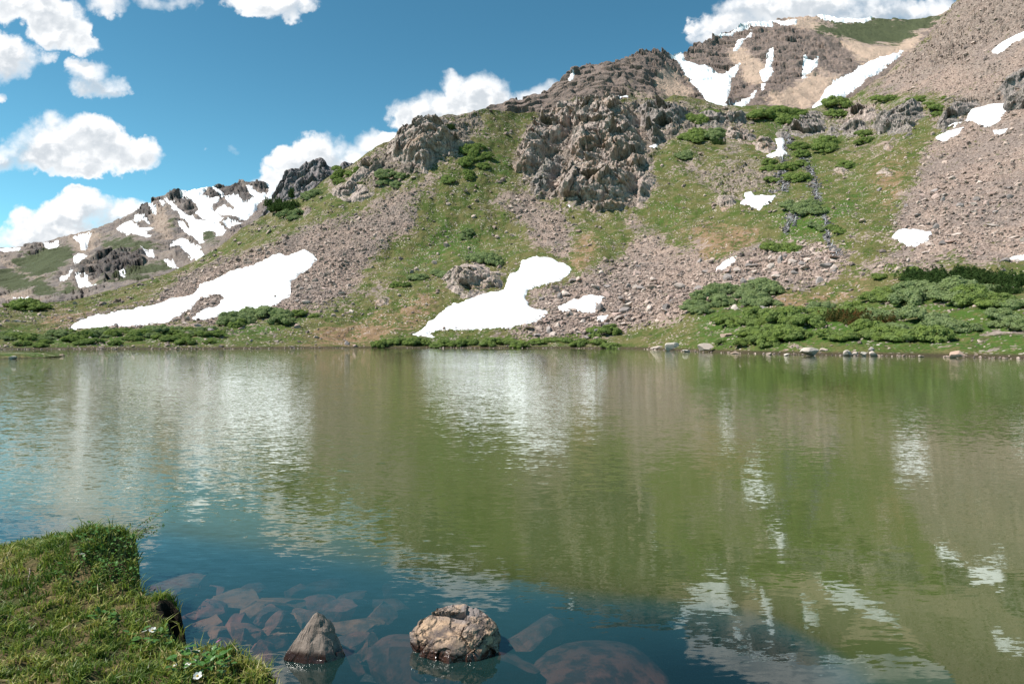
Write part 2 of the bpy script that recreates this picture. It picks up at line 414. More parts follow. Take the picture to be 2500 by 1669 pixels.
SKY_BACK = [(1000, 330), (1150, 300)] + Rg(3, [(0, 325), (60, 310), (100, 285), (120, 280), (138, 303), (160, 290), (200, 265), (250, 250), (320, 200), (380, 155), (440, 125), (500, 105), (560, 95), (610, 98), (700, 70), (790, 52), (830, 60), (860, 80), (910, 72), (930, 60), (960, 35), (1000, 10)]) + \
    Rg(4, [(30, 182), (90, 165), (160, 140), (230, 110), (340, 95), (360, 80), (460, 78), (540, 80), (640, 85), (760, 92), (900, 93), (1000, 85), (1090, 60), (1200, 40)]) + [(2600, 0)]
SKY_FAR = [(-320, 640), (-150, 625)] + Rg(1, [(0, 910), (120, 905), (250, 885), (370, 850), (540, 808), (690, 765), (760, 725), (820, 695), (870, 655), (905, 645), (930, 642), (950, 625), (985, 610), (1060, 580), (1120, 562), (1200, 548), (1290, 538), (1330, 525), (1420, 512), (1450, 490), (1480, 478), (1510, 490), (1530, 503), (1560, 500), (1590, 508), (1640, 500), (1660, 512), (1735, 512), (1900, 560)]) + [(1000, 560)]
SKY_PEAK = Rg(1, [(1560, 800), (1600, 720), (1650, 640), (1680, 590), (1710, 560), (1740, 510), (1760, 455), (1800, 432), (1850, 420), (1890, 390), (1940, 370), (1990, 368), (2010, 385), (2030, 412), (2060, 432), (2100, 425), (2130, 405), (2160, 415), (2250, 440), (2400, 520)])
SHORE = [(-320, 853), (0, 853), (700, 851), (1000, 848), (1200, 850), (1500, 850), (1588, 851), (1710, 860), (1953, 866), (2000, 868), (2261, 870), (2500, 876), (2840, 886)]


class Sheet:
    """terrain sheet: columns fan out from the lake; each column is a height profile in real metres"""
    def __init__(s, sky, cols, nk, blurx=16, ylo=900):
        s.L = GX0 + GST * np.arange(GXN)
        s.sky = np.interp(s.L, [p[0] for p in sky], [p[1] for p in sky])
        cx = np.array([c[0] for c in cols], float)
        s.ky = [np.interp(s.L, cx, [c[1][k][0] for c in cols]) if cols[0][1][k][0] is not None else s.sky for k in range(nk)]
        s.kY = [gblur(np.interp(s.L, cx, [c[1][k][1] for c in cols]), blurx, 0) for k in range(nk)]
        s.ky = [gblur(k, 5, 0) if k is not s.sky else k for k in s.ky]
        rows = GY0 + GST * np.arange(GYN)
        s.tab = np.zeros((GYN, GXN))
        for i in range(GXN):
            pts_y = np.array([k[i] for k in s.ky]); pts_Y = np.array([k[i] for k in s.kY])
            t = (HY - pts_y) / F; Z = HC + pts_Y * t
            Ys, Zs = [], []
            for a in range(nk - 1):
                q = np.linspace(0, 1, 60, endpoint=False); Ys.append(pts_Y[a] + (pts_Y[a + 1] - pts_Y[a]) * q); Zs.append(Z[a] + (Z[a + 1] - Z[a]) * q)
            Ys.append([pts_Y[-1]]); Zs.append([Z[-1]])
            Ys = np.concatenate(Ys); Zs = np.concatenate(Zs)
            tt = (Zs - HC) / Ys; tt = np.maximum.accumulate(tt + np.arange(len(tt)) * 1e-9)
            s.tab[:, i] = np.interp((HY - rows) / F, tt, Ys)
        sm = gblur(gblur(s.tab, 3, 0), 2, 1); wgt = sstep(rows, 790, 740)[:, None]
        s.tab = s.tab * (1 - wgt) + sm * wgt
        s.shore = s.ky[0]

    def at(s, px, py):
        Y = bil(s.tab, px, py)
        return np.stack([(px - CX) / F * Y, Y, HC + (HY - py) / F * Y], -1)


def outward(P):
    n = np.stack([-0.5 * P[:, 0] / np.maximum(P[:, 1], 1), np.full(len(P), -0.55), np.full(len(P), 0.83)], 1)
    return n / np.linalg.norm(n, axis=1, keepdims=True)


def faceout(P):
    n = np.stack([-0.9 * P[:, 0] / np.maximum(P[:, 1], 1) - 0.12, np.full(len(P), -0.88), np.full(len(P), 0.30)], 1)
    return n / np.linalg.norm(n, axis=1, keepdims=True)


def shoreY(p): return HC * F / (p - HY)


# columns: (x, [(row, depth) ...]) rows None = skyline
MAIN = Sheet(SKY_MAIN, [
    (-320, [(853, 107), (851.5, 109), (832, 118), (805, 132), (None, 175)]),
    (0,    [(853, 107), (851.5, 109), (830, 120), (800, 140), (None, 190)]),
    (300,  [(852.5, 109), (851, 111), (818, 127), (780, 152), (None, 215)]),
    (600,  [(851.5, 113), (850, 115), (820, 128), (740, 165), (None, 245)]),
    (900,  [(849, 123), (847.5, 125), (822, 134), (660, 190), (None, 262)]),
    (1150, [(849.5, 122), (848, 124), (828, 134), (600, 205), (None, 268)]),
    (1350, [(850, 120), (848.5, 122), (828, 132), (560, 210), (None, 300)]),
    (1550, [(851, 115), (849, 117), (820, 128), (540, 205), (None, 300)]),
    (1720, [(860, 86), (857, 88), (760, 122), (520, 195), (None, 305)]),
    (1950, [(866, 73), (862, 75), (715, 118), (480, 190), (None, 300)]),
    (2150, [(869, 68), (865, 70), (690, 112), (430, 190), (None, 310)]),
    (2340, [(872, 64), (867, 66), (668, 108), (380, 185), (None, 330)]),
    (2500, [(876, 59), (870, 61), (660, 104), (340, 175), (None, 330)]),
    (2840, [(886, 50), (878, 52), (650, 95), (300, 150), (None, 320)]),
], 5)
# the skirts of the shelf: the shelf top runs back towards the upper basin
BACK = Sheet(SKY_BACK, [
    (-320, [(420, 330), (360, 380), (None, 430)]),
    (1200, [(420, 330), (340, 380), (None, 430)]),
    (1600, [(420, 330), (250, 410), (None, 480)]),
    (1680, [(420, 330), (230, 480), (None, 590)]),
    (1900, [(420, 340), (150, 560), (None, 720)]),
    (2150, [(420, 340), (160, 560), (None, 760)]),
    (2840, [(420, 340), (100, 500), (None, 700)])], 3)
FAR = Sheet(SKY_FAR, [
    (-320, [(860, 420), (740, 800), (None, 1250)]),
    (0,   [(860, 420), (740, 800), (None, 1300)]),
    (350, [(860, 420), (640, 950), (None, 1500)]),
    (650, [(860, 420), (560, 1150), (None, 1650)]),
    (2840, [(860, 420), (560, 1150), (None, 1600)])], 3)
PEAK = Sheet(SKY_PEAK, [
    (-320, [(860, 500), (600, 780), (None, 900)]),
    (2840, [(860, 500), (600, 780), (None, 900)])], 3)

# ---- ground cover masks
M_scree = field([
    (Rg(1, [(1000, 1140), (1230, 1020), (1500, 930), (1750, 850), (1950, 800), (2276, 690), (2276, 1050), (2150, 1150), (1950, 1250), (1800, 1290), (1500, 1310), (1250, 1345), (1040, 1370), (420, 1420), (330, 1400), (700, 1290), (1000, 1220)]), 1.0),
    (Rg(2, [(0, 1000), (200, 900), (400, 810), (600, 770), (740, 690), (850, 600), (900, 590), (870, 700), (1000, 830), (860, 890), (700, 980), (500, 1100), (300, 1260), (100, 1300), (0, 1290)]), 1.0),
    (Rg(2, [(850, 650), (1000, 560), (1130, 470), (1300, 300), (1330, 310), (1200, 480), (1050, 620), (900, 730)]), .6),
    (Rg(2, [(330, 1260), (600, 1180), (800, 1130), (900, 1110), (700, 1220), (500, 1290), (350, 1310)]), .6),
    (Rg(2, [(1350, 740), (1450, 620), (1560, 640), (1700, 740), (1792, 800), (1792, 1020), (1700, 1010), (1600, 960), (1560, 900), (1500, 820)]), .85),
    (Rg(3, [(170, 1200), (400, 1150), (600, 1050), (700, 950), (820, 900), (800, 970), (950, 1010), (1100, 1050), (1250, 980), (1568, 960), (1568, 1130), (1400, 1130), (1250, 1150), (1050, 1210), (950, 1290), (870, 1330), (650, 1390), (450, 1405), (300, 1415), (0, 1425), (-60, 1400), (150, 1370), (270, 1300), (170, 1240)]), 1.0),
    (Rg(3, [(600, 850), (700, 800), (750, 880), (650, 910)]), .8), (Rg(3, [(940, 920), (1010, 930), (1000, 1010), (950, 1000)]), .7),
    (Rg(3, [(860, 590), (1000, 560), (1130, 640), (1200, 700), (1180, 800), (1060, 800), (1100, 720), (950, 660)]), .5),
    (Rg(4, [(0, 1150), (130, 1100), (300, 1080), (560, 1060), (680, 1110), (620, 1180), (450, 1215), (200, 1250), (0, 1310)]), 1.0),
    (Rg(4, [(680, 425), (880, 260), (1000, 150), (1140, 0), (1300, -200), (1800, -500), (1900, 1150), (1425, 1140), (1250, 1150), (1100, 1100), (900, 1080), (850, 1000), (880, 900), (960, 780), (1000, 660), (1090, 600), (1180, 450), (1100, 415), (900, 405)]), 1.0),
    (Rg(4, [(640, 1140), (900, 1080), (1200, 1150), (1000, 1190), (700, 1180)]), .7),
    (Rg(4, [(640, 600), (860, 600), (900, 640), (700, 700)]), .5),
], 4.5)
M_ochre = field([
    (Rg(2, [(250, 1440), (500, 1370), (760, 1375), (800, 1440), (780, 1470), (300, 1478)]), 1.0),
    (Rg(2, [(650, 1300), (1000, 1200), (1180, 1220), (1080, 1290), (950, 1380), (800, 1400), (700, 1370)]), .55),
    (Rg(2, [(400, 1100), (700, 1000), (820, 1050), (600, 1150), (420, 1180)]), .5),
    (Rg(3, [(430, 930), (490, 950), (500, 1050), (430, 1140), (380, 1110), (390, 1000)]), 1.0),
    (Rg(3, [(880, 910), (1180, 850), (1320, 960), (1150, 1040), (1050, 1090), (880, 1160), (950, 980)]), .75),
    (Rg(3, [(1040, 1040), (1110, 1005), (1090, 1080), (1050, 1100)]), 1.0),
    (Rg(3, [(700, 1090), (780, 1040), (760, 1120)]), .9),
    (Rg(1, [(250, 1320), (600, 1270), (900, 1185), (1100, 1170), (1000, 1240), (700, 1310), (420, 1410), (250, 1420)]), .9),
    (Rg(1, [(0, 1400), (250, 1380), (300, 1420), (0, 1430)]), .5),
    (Rg(4, [(380, 1250), (560, 1245), (660, 1280), (520, 1305), (400, 1325), (240, 1335)]), 1.0),
    (Rg(4, [(540, 1190), (900, 1190), (1100, 1180), (900, 1250), (640, 1270)]), .6),
    (Rg(4, [(760, 750), (900, 640), (960, 760), (870, 900), (780, 900)]), .6),
    (Rg(4, [(1350, 1080), (1425, 1060), (1500, 1100), (1425, 1110)]), .6),
    (Rg(4, [(-300, 1500), (300, 1515), (700, 1525), (1500, 1540), (1500, 1580), (-300, 1550)]), .4),
], 5.0)
M_lush = field([
    (Rg(2, [(1350, 450), (1440, 400), (1470, 470), (1430, 600), (1370, 640), (1360, 520)]), 1.0),
    (Rg(2, [(1000, 820), (1100, 780), (1300, 850), (1400, 900), (1300, 1000), (1000, 1060), (850, 1120), (800, 1080), (950, 930)]), .6),
    (Rg(4, [(300, 1090), (420, 1050), (560, 1020), (570, 1060), (400, 1110), (310, 1115)]), 1.0),
    (Rg(4, [(330, 900), (600, 870), (700, 760), (740, 800), (700, 920), (560, 1010), (380, 1040)]), .7),
    (Rg(4, [(200, 450), (450, 470), (700, 430), (850, 410), (1080, 400), (1000, 600), (700, 620), (450, 600), (300, 560)]), .6),
    (Rg(1, [(0, 1430), (700, 1400), (1300, 1370), (1900, 1300), (2000, 1350), (1400, 1470), (900, 1530), (0, 1530)]), .8),
    (Rg(2, [(900, 1450), (1792, 1430), (1900, 1450), (1800, 1500), (900, 1500)]), .8),
    (Rg(4, [(0, 1310), (250, 1250), (400, 1330), (700, 1260), (1425, 1300), (1500, 1540), (0, 1540)]), .6),
    (Rg(3, [(730, 820), (900, 740), (940, 830), (830, 900)]), .7), (Rg(3, [(500, 880), (560, 950), (700, 1010), (560, 1040)]), .6),
], 6.0)
M_rock = field([
    (Rg(2, [(640, 470), (800, 370), (1000, 240), (1200, 212), (1330, 200), (1300, 300), (1100, 460), (960, 540), (830, 600), (650, 620), (500, 680), (470, 620), (600, 520)]), .75),
    (Rg(2, [(0, 820), (120, 780), (300, 720), (330, 760), (100, 820), (0, 870)]), .8),
    (Rg(3, [(620, 300), (820, 295), (960, 300), (1000, 340), (940, 400), (900, 450), (830, 520), (740, 500), (690, 420)]), .8),
    (Rg(4, [(0, 460), (200, 470), (260, 600), (100, 640), (0, 600)]), .7),
    (Rg(4, [(1250, 380), (1425, 320), (1425, 480), (1330, 480), (1180, 520), (1060, 600), (1000, 480)]), .7),
    (Rg(4, [(1090, 0), (1140, 0), (1250, -100), (1500, -200), (1500, 120), (1290, 180), (1100, 290), (900, 360), (800, 370), (950, 210)]), .6),
    (Rg(4, [(690, 430), (760, 440), (1000, 450), (980, 590), (760, 600), (560, 590), (420, 580), (430, 500)]), .6),
    (Rg(3, [(120, 540), (160, 420), (280, 300), (400, 265), (600, 280), (760, 300), (960, 300), (960, 420), (760, 560), (800, 680), (720, 800), (500, 830), (280, 770), (180, 740)]), .9),
    (Rg(3, [(870, 600), (930, 570), (1010, 600), (1130, 650), (1210, 700), (1190, 800), (1080, 790), (1100, 720), (960, 660)]), .62),
    (Rg(3, [(1250, 600), (1400, 620), (1440, 760), (1330, 740), (1240, 700)]), .62),
    (Rg(4, [(80, 680), (200, 640), (330, 800), (260, 860), (120, 800)]), .5), (Rg(4, [(560, 700), (650, 720), (640, 780), (570, 770)]), .6), (Rg(4, [(640, 1020), (800, 1040), (790, 1080), (620, 1080)]), .6),
    (Rg(4, [(1000, 200), (1425, 60), (1500, 60), (1500, 110), (1290, 180), (1000, 300)]), .75), (Rg(4, [(1100, 290), (1300, 250), (1400, 300), (1200, 370)]), .55), (Rg(4, [(1250, 700), (1425, 660), (1500, 760), (1300, 800)]), .45),
    (Rg(2, [(420, 560), (600, 520), (700, 600), (620, 680), (440, 660)]), .55), (Rg(2, [(1000, 1290), (1080, 1240), (1130, 1260), (1050, 1330)]), .4),
], 4.0)
M_snow = field(SNOW_MAIN, 0.8)
# far sheets
F_green = field([Rg(1, p) for p in [
    [(70, 950), (200, 960), (300, 900), (480, 890), (440, 1000), (320, 1100), (200, 1100), (100, 1010)], [(0, 1010), (100, 1050), (200, 1160), (100, 1190), (-200, 1170), (-200, 1000)],
    [(620, 850), (760, 850), (900, 880), (1080, 910), (1000, 930), (700, 930), (640, 900)], [(800, 1050), (1000, 980), (1100, 1020), (900, 1090), (700, 1130), (600, 1180), (550, 1150)],
    [(210, 1130), (350, 1180), (330, 1240), (600, 1200), (210, 1250)], [(1250, 820), (1340, 820), (1360, 870), (1300, 930), (1260, 880)], [(400, 1140), (470, 1150), (480, 1220), (380, 1220)], [(1040, 760), (1100, 760), (1090, 820), (1040, 800)]]], 2.5)
F_tan = field([Rg(1, p) for p in [[(-300, 900), (60, 960), (140, 1020), (200, 1110), (214, 1235), (190, 1235), (180, 1140), (120, 1060), (0, 985), (-300, 960)], [(-100, 1190), (100, 1200), (200, 1225), (330, 1245), (100, 1250), (-100, 1240)], [(560, 1110), (640, 1140), (600, 1180), (540, 1140)], [(200, 1080), (330, 1110), (300, 1150), (220, 1130)], [(950, 640), (1010, 660), (1080, 800), (1060, 880), (960, 800), (940, 720)], [(380, 830), (640, 800), (560, 930), (480, 900)]]], 1.8)
F_rock = field([Rg(1, p) for p in [
    [(570, 930), (800, 950), (880, 960), (900, 1010), (800, 1100), (650, 1130), (560, 1100), (600, 1030)], [(850, 640), (960, 610), (950, 710), (900, 725), (850, 700)],
    [(1250, 560), (1350, 530), (1480, 470), (1560, 600), (1520, 630), (1480, 600), (1400, 580), (1350, 600)], [(1060, 570), (1130, 570), (1220, 660), (1210, 680), (1100, 640), (1020, 600)],
    [(540, 1010), (560, 1090), (500, 1090), (480, 1060)], [(160, 940), (230, 900), (280, 920), (240, 960)], [(1560, 490), (1660, 500), (1650, 560), (1600, 560)]]], 1.5)
B_tan = field([Rg(4, p) for p in [
    [(280, 450), (400, 400), (480, 340), (560, 330), (660, 360), (500, 480), (400, 480)], [(620, 160), (760, 210), (900, 180), (1000, 130), (950, 220), (860, 240), (720, 280), (680, 240)],
    [(340, 85), (540, 85), (560, 130), (440, 130)], [(120, 220), (200, 190), (330, 330), (270, 400), (180, 300)]]] + [Rg(3, [(820, 130), (950, 230), (1010, 290), (850, 270), (780, 220)])], 2.5)
B_green = field([Rg(4, [(470, 130), (560, 110), (760, 95), (1090, 58), (1200, 30), (1000, 130), (900, 185), (740, 215), (660, 170), (560, 160)]), Rg(3, [(600, 290), (700, 270), (960, 290), (700, 310)])], 2.5)


def main_disp(P, px, py, fine=True):
    """displacement in metres along the outward direction"""
    sn = bil(M_snow, px, py); rk = bil(M_rock, px, py); sc = bil(M_scree, px, py)
    d = 2.3 * fbm(P / np.array([34, 50, 50]), 3, 3) + 1.3 * fbm(P / np.array([9, 26, 26]), 4, 11)
    fr = (1 - 0.9 * sn)
    shore = sstep(P[:, 1] / np.maximum(np.interp(px, MAIN.L, MAIN.kY[0]), 1), 1.0, 1.12)
    d = d * shore
    if fine:
        d = d + fr * shore * (0.6 * fbm(P / 3.2, 3, 21) + 0.22 * fbm(P / 0.9, 2, 25) * (0.4 + sc))
        m = rk > 0.03
        if m.any():
            Q = P[m] @ ROT_STRATA
            v = 1.5 * facets(Q / np.array([7, 4.0, 8]), 31) + 0.8 * facets(Q / np.array([2.6, 1.7, 3.0]), 37) + 0.35 * facets(Q / 1.0, 39)
            d[m] += v * sstep(rk[m] + 0.25 * fbm(P[m] / 6, 3, 77), 0.25, 0.7) * fr[m]
    return d


def rotm(rx, ry, rz): return np.array(Euler((rx, ry, rz)).to_matrix())
ROT_STRATA = rotm(0.35, 0.62, 0.15)


def ground(px, py, fine=True):
    P = MAIN.at(px, py); d = main_disp(P, px, py, fine)
    return P + outward(P) * d[:, None]


def far_disp(P, px, py, rk, base, amp, seed, strata=ROT_STRATA):
    d = amp * 1.8 * fbm(P / (base * 5), 3, seed) + amp * 0.9 * fbm(P / (np.array([1.0, 3, 3]) * base * 1.3), 4, seed + 5, ridged=True)
    Q = P @ strata
    d = d + rk * amp * (0.9 * facets(Q / (np.array([1.0, .6, 1.6]) * base), seed + 9) + 0.5 * facets(Q / (np.array([1.0, .6, 1.6]) * base * 0.4), seed + 12))
    return d


def back_pt(px, py):
    P = BACK.at(px, py); rk = np.clip(1 - 0.8 * bil(B_tan, px, py) - 0.85 * bil(B_green, px, py), 0.05, 1)
    e = sstep(P[:, 1], 330, 400)
    return P + (0.35 * outward(P) + 0.65 * faceout(P)) * (far_disp(P, px, py, rk, 16, 3.4, 51) * e * (1 - 0.6 * bil(B_snow, px, py)))[:, None]


def far_pt(px, py):
    P = FAR.at(px, py); rk = np.clip(0.35 + 0.9 * bil(F_rock, px, py) - 0.3 * bil(F_green, px, py), 0, 1)
    return P + (0.4 * outward(P) + 0.6 * faceout(P)) * (far_disp(P, px, py, rk, 38, 14, 61) * (1 - 0.6 * bil(F_snow, px, py)))[:, None]


def peak_pt(px, py):
    P = PEAK.at(px, py)
    return P + faceout(P) * far_disp(P, px, py, np.ones(len(P)), 20, 8, 71)[:, None]


B_snow = field(SNOW_BACK, 0.8); F_snow = field(SNOW_FAR, 0.8)

# ---------------------------------------------------------------- materials of the setting
def ground_mat(n):
    P = pos(n)
    nb = n.noise(P, 0.16, 5, 0.65); nm = n.noise(P, 0.9, 5, 0.7); nf = n.noise(P, 4.5, 4, 0.7)
    jit = n.m('ADD', n.m('MULTIPLY', n.m('SUBTRACT', nb, 0.5), 2.2), n.m('MULTIPLY', n.m('SUBTRACT', nm, 0.5), 2.8))
    def mk(name, lo=0.35, hi=0.65, j=1.0): return n.ss(n.m('ADD', n.attr(name), n.m('MULTIPLY', jit, j)), lo, hi)
    grass = n.mix(n.ss(n.noise(P, 0.22, 6, 0.75), 0.41, 0.58), (0.042, 0.073, 0.010), (0.104, 0.098, 0.034))
    grass = n.mix(n.ss(nf, 0.48, 0.72), grass, (0.16, 0.12, 0.062))
    lush = n.mix(nm, (0.034, 0.076, 0.009), (0.060, 0.104, 0.018))
    col = n.mix(mk('lush', 0.3, 0.7), grass, lush)
    och = n.mix(nm, (0.165, 0.105, 0.058), (0.235, 0.155, 0.090))
    col = n.mix(mk('ochre', 0.4, 0.7), col, och)
    # stones showing through the turf
    sp = n.vor(P, 1.7, 'F1'); spm = n.m('MULTIPLY', n.m('LESS_THAN', sp, 0.30), n.ss(n.noise(P, 0.35, 3, 0.6), 0.47, 0.62))
    cv = n.vor(P, 1.7, 'F1', 'Color')
    stone = n.mix(n.sep(cv)[0], (0.30, 0.24, 0.21), (0.52, 0.44, 0.39))
    col = n.mix(spm, col, stone)
    scr_c = n.vor(P, 2.6, 'F1', 'Color'); scr = n.mix(n.sep(scr_c)[0], (0.185, 0.132, 0.110), (0.47, 0.36, 0.30))
    scr = n.mix(n.ss(n.vor(P, 2.6, 'F1'), 0.3, 0.62), scr, (0.17, 0.125, 0.105))
    scr = n.mix(n.ss(nb, 0.4, 0.7, 0, 0.5), scr, (0.35, 0.255, 0.20))
    scr = n.mix(n.ss(n.noise(P, 0.055, 6, 0.75), 0.43, 0.58, 0, 0.8), scr, n.mix(n.sep(scr_c)[1], (0.11, 0.085, 0.075), (0.26, 0.21, 0.185)))
    col = n.mix(mk('scree', 0.38, 0.58), col, scr)
    rkc = n.mix(n.ss(nm, .38, .62), (0.085, 0.068, 0.06), (0.27, 0.21, 0.175)); rkc = n.mix(n.ss(nf, 0.5, 0.75), rkc, (0.40, 0.33, 0.28))
    geo = n.new('ShaderNodeNewGeometry'); up = n.sep(geo.outputs['Normal'])[2]
    rm = n.m('MULTIPLY', mk('rock', 0.35, 0.55, .8), n.ss(up, 0.93, 0.72, 0.25, 1.0))
    col = n.mix(rm, col, rkc)
    col = n.mix(n.m('MULTIPLY', n.attr('wet'), 0.85), col, (0.05, 0.035, 0.022))  # wet shore strip, darkened further to paint in the shadow line along it
    h = n.m('ADD', n.m('MULTIPLY', nf, 0.25), n.m('MULTIPLY', n.vor(P, 2.6, 'F1'), -0.35))
    return princ(n, col, 0.95, n.bump(n.m('ADD', h, n.m('MULTIPLY', nm, 0.5)), 0.8, 0.55), 0.15)


def crag_mat_f(c1=(0.20, 0.158, 0.142), c2=(0.48, 0.38, 0.33), c3=(0.54, 0.44, 0.37), k=1.0, rust=(0.36, 0.22, 0.14), rustk=0.6):
    def f(n):
        P = pos(n)
        R = n.new('ShaderNodeMapping'); n.put(R.inputs[0], P); R.inputs[2].default_value = (0.3, 0.5, 0.2); R.inputs[3].default_value = (1.3 * k, 1.3 * k, 0.45 * k)
        a = n.noise(R.outputs[0], 0.5, 6, 0.7); b = n.noise(P, 0.12 * k, 4, 0.6); c = n.noise(P, 3.0 * k, 4, 0.7)
        col = n.mix(n.ss(a, 0.33, 0.66), c1, c2); col = n.mix(n.ss(c, 0.5, 0.75, 0, 0.7), col, c3)
        col = n.mix(n.ss(b, 0.5, 0.68, 0, rustk), col, rust)
        geo = n.new('ShaderNodeNewGeometry'); up = n.sep(geo.outputs['Normal'])[2]
        col = n.mix(n.m('MULTIPLY', n.ss(up, 0.70, 0.88), n.ss(b, 0.40, 0.54)), col, n.mix(c, (0.05, 0.07, 0.014), (0.11, 0.10, 0.04)))
        S_ = n.new('ShaderNodeMapping'); n.put(S_.inputs[0], n.vm('ADD', P, n.scale(n.noise(P, .3 * k, 3, .5, out=1), 1.5 / k))); S_.inputs[2].default_value = (0.35, 0.62, 0.15); S_.inputs[3].default_value = (2.2 * k, 1.0 * k, 0.16 * k)
        st = n.noise(S_.outputs[0], 1.0, 4, 0.6)
        col = n.mix(n.ss(st, 0.54, 0.66, 0, .75), col, tuple(.6 * v for v in c1))
        a = n.m('ADD', a, n.m('MULTIPLY', st, -1.0))
        h = n.m('ADD', n.m('MULTIPLY', a, 1.0), n.m('MULTIPLY', n.vor(R.outputs[0], 0.9, 'DISTANCE_TO_EDGE'), 0.7))
        h = n.m('ADD', h, n.m('MULTIPLY', c, 0.25))
        return princ(n, col, 0.9, n.bump(h, 0.9, 0.7 / k), 0.2)
    return f


def far_mat_f(seedscale=1.0, green=(0.058, 0.066, 0.034), tan=(0.27, 0.21, 0.17), brown=(0.20, 0.168, 0.15), dark=(0.085, 0.077, 0.078), k=1.0):
    def f(n):
        P = pos(n)
        nb = n.noise(P, 0.012 * k, 5, 0.65); nm = n.noise(P, 0.07 * k, 6, 0.7); nf = n.noise(P, 0.35 * k, 4, 0.7)
        jit = n.m('ADD', n.m('MULTIPLY', n.m('SUBTRACT', nb, 0.5), 1.8), n.m('MULTIPLY', n.m('SUBTRACT', nm, 0.5), 2.0))
        def mk(name, lo=0.35, hi=0.65): return n.ss(n.m('ADD', n.attr(name), jit), lo, hi)
        col = n.mix(n.ss(nm, 0.35, 0.65), brown, tan)
        rc = n.mix(n.ss(nf, 0.35, 0.62), dark, tuple(0.62 * x for x in brown)); rc = n.mix(n.ss(nf, 0.55, 0.75), rc, tan)
        col = n.mix(n.ss(n.noise(P, 0.035 * k, 8, 0.8), 0.47, 0.56, 0, 0.75), col, tuple(1.35 * v for v in dark))
        col = n.mix(mk('rock'), col, rc)
        col = n.mix(mk('tan'), col, n.mix(nf, tan, tuple(1.2 * x for x in tan)))
        col = n.mix(mk('green'), col, n.mix(nm, green, tuple(1.5 * x for x in green)))
        return princ(n, col, 0.95, n.bump(n.m('ADD', nm, n.m('MULTIPLY', nf, 0.5)), 0.9, 5.0 / k), 0.1)
    return f


MT_ground = mat('hillside turf and scree', ground_mat)
MT_crag = mat('fractured crag rock', crag_mat_f())
MT_crag2 = mat('dark fractured rock', crag_mat_f((0.13, 0.112, 0.105), (0.38, 0.32, 0.29), (0.46, 0.40, 0.36), 1.0, (0.24, 0.19, 0.15), 0.3))
MT_peak = mat('purple grey peak rock', crag_mat_f((0.12, 0.105, 0.11), (0.27, 0.235, 0.235), (0.36, 0.32, 0.31), 0.13, (0.26, 0.19, 0.17), 0.5))
MT_far = mat('far mountain slopes', far_mat_f())
MT_back = mat('upper cliffs', far_mat_f(k=2.4, brown=(0.33, 0.25, 0.21), tan=(0.38, 0.28, 0.215), dark=(0.165, 0.13, 0.118)))


def snow_m(n):
    P = pos(n); a = n.noise(P, 0.25, 4, 0.6); b = n.noise(P, 1.6, 4, 0.7)
    col = n.mix(n.ss(a, 0.45, 0.75, 0, 0.35), (0.86, 0.87, 0.89), (0.78, 0.75, 0.73))
    spk = n.m('MULTIPLY', n.m('GREATER_THAN', n.noise(P, 1.6, 4, 0.75), 0.70), 1.0)
    col = n.mix(n.m('MULTIPLY', spk, 0.75), col, (0.33, 0.27, 0.24))
    ed = n.m('MULTIPLY', n.attr('edge'), n.ss(n.noise(P, 0.8, 6, 0.75), 0.46, 0.60))
    col = n.mix(n.m('MULTIPLY', ed, 0.85), col, (0.20, 0.155, 0.13))
    col = n.mix(n.ss(n.noise(n.vm('MULTIPLY', P, (1.0, .25, .25)), 0.35, 6, 0.7), 0.52, 0.75, 0, 0.5), col, (0.50, 0.45, 0.42))
    return princ(n, col, 0.75, n.bump(n.m('ADD', a, n.m('MULTIPLY', b, 0.3)), 0.5, 0.35), 0.2)
MT_snow = mat('old summer snow', snow_m)


def stone_m(ca, cb, cc, islands=True, k=1.0):
    def f(n):
        P = n.new('ShaderNodeTexCoord').outputs['Object']
        g = n.new('ShaderNodeNewGeometry')
        r = g.outputs['Random Per Island'] if islands else n.new('ShaderNodeObjectInfo').outputs['Random']
        col = n.mix(r, ca, cb); r2 = n.m('FRACT', n.m('MULTIPLY', r, 17.31)); col = n.mix(n.ss(r2, 0.6, 1.0), col, cc)
        a = n.noise(P, 2.2 * k, 5, 0.7); b = n.noise(P, 9 * k, 4, 0.7)
        col = n.mix(n.ss(a, 0.4, 0.7, 0, 0.45), col, tuple(0.5 * (x + y) * 0.55 for x, y in zip(ca, cb)))
        col = n.mix(n.ss(b, 0.56, 0.72, 0, 0.5), col, cb)
        return princ(n, col, 0.88, n.bump(n.m('ADD', a, n.m('MULTIPLY', b, 0.5)), 0.6, 0.12 / k), 0.25)
    return f
MT_talus = mat('pinkish talus stone', stone_m((0.225, 0.16, 0.132), (0.50, 0.385, 0.325), (0.12, 0.095, 0.088)))
MT_dark = mat('wet dark stone', stone_m((0.06, 0.055, 0.055), (0.16, 0.145, 0.145), (0.30, 0.28, 0.28)))
MT_boulder = mat('weathered boulder', stone_m((0.26, 0.20, 0.175), (0.48, 0.405, 0.36), (0.20, 0.175, 0.165), False))
MT_shore = mat('pale shore boulder', stone_m((0.40, 0.32, 0.27), (0.58, 0.52, 0.46), (0.42, 0.28, 0.21), False, 2.0))

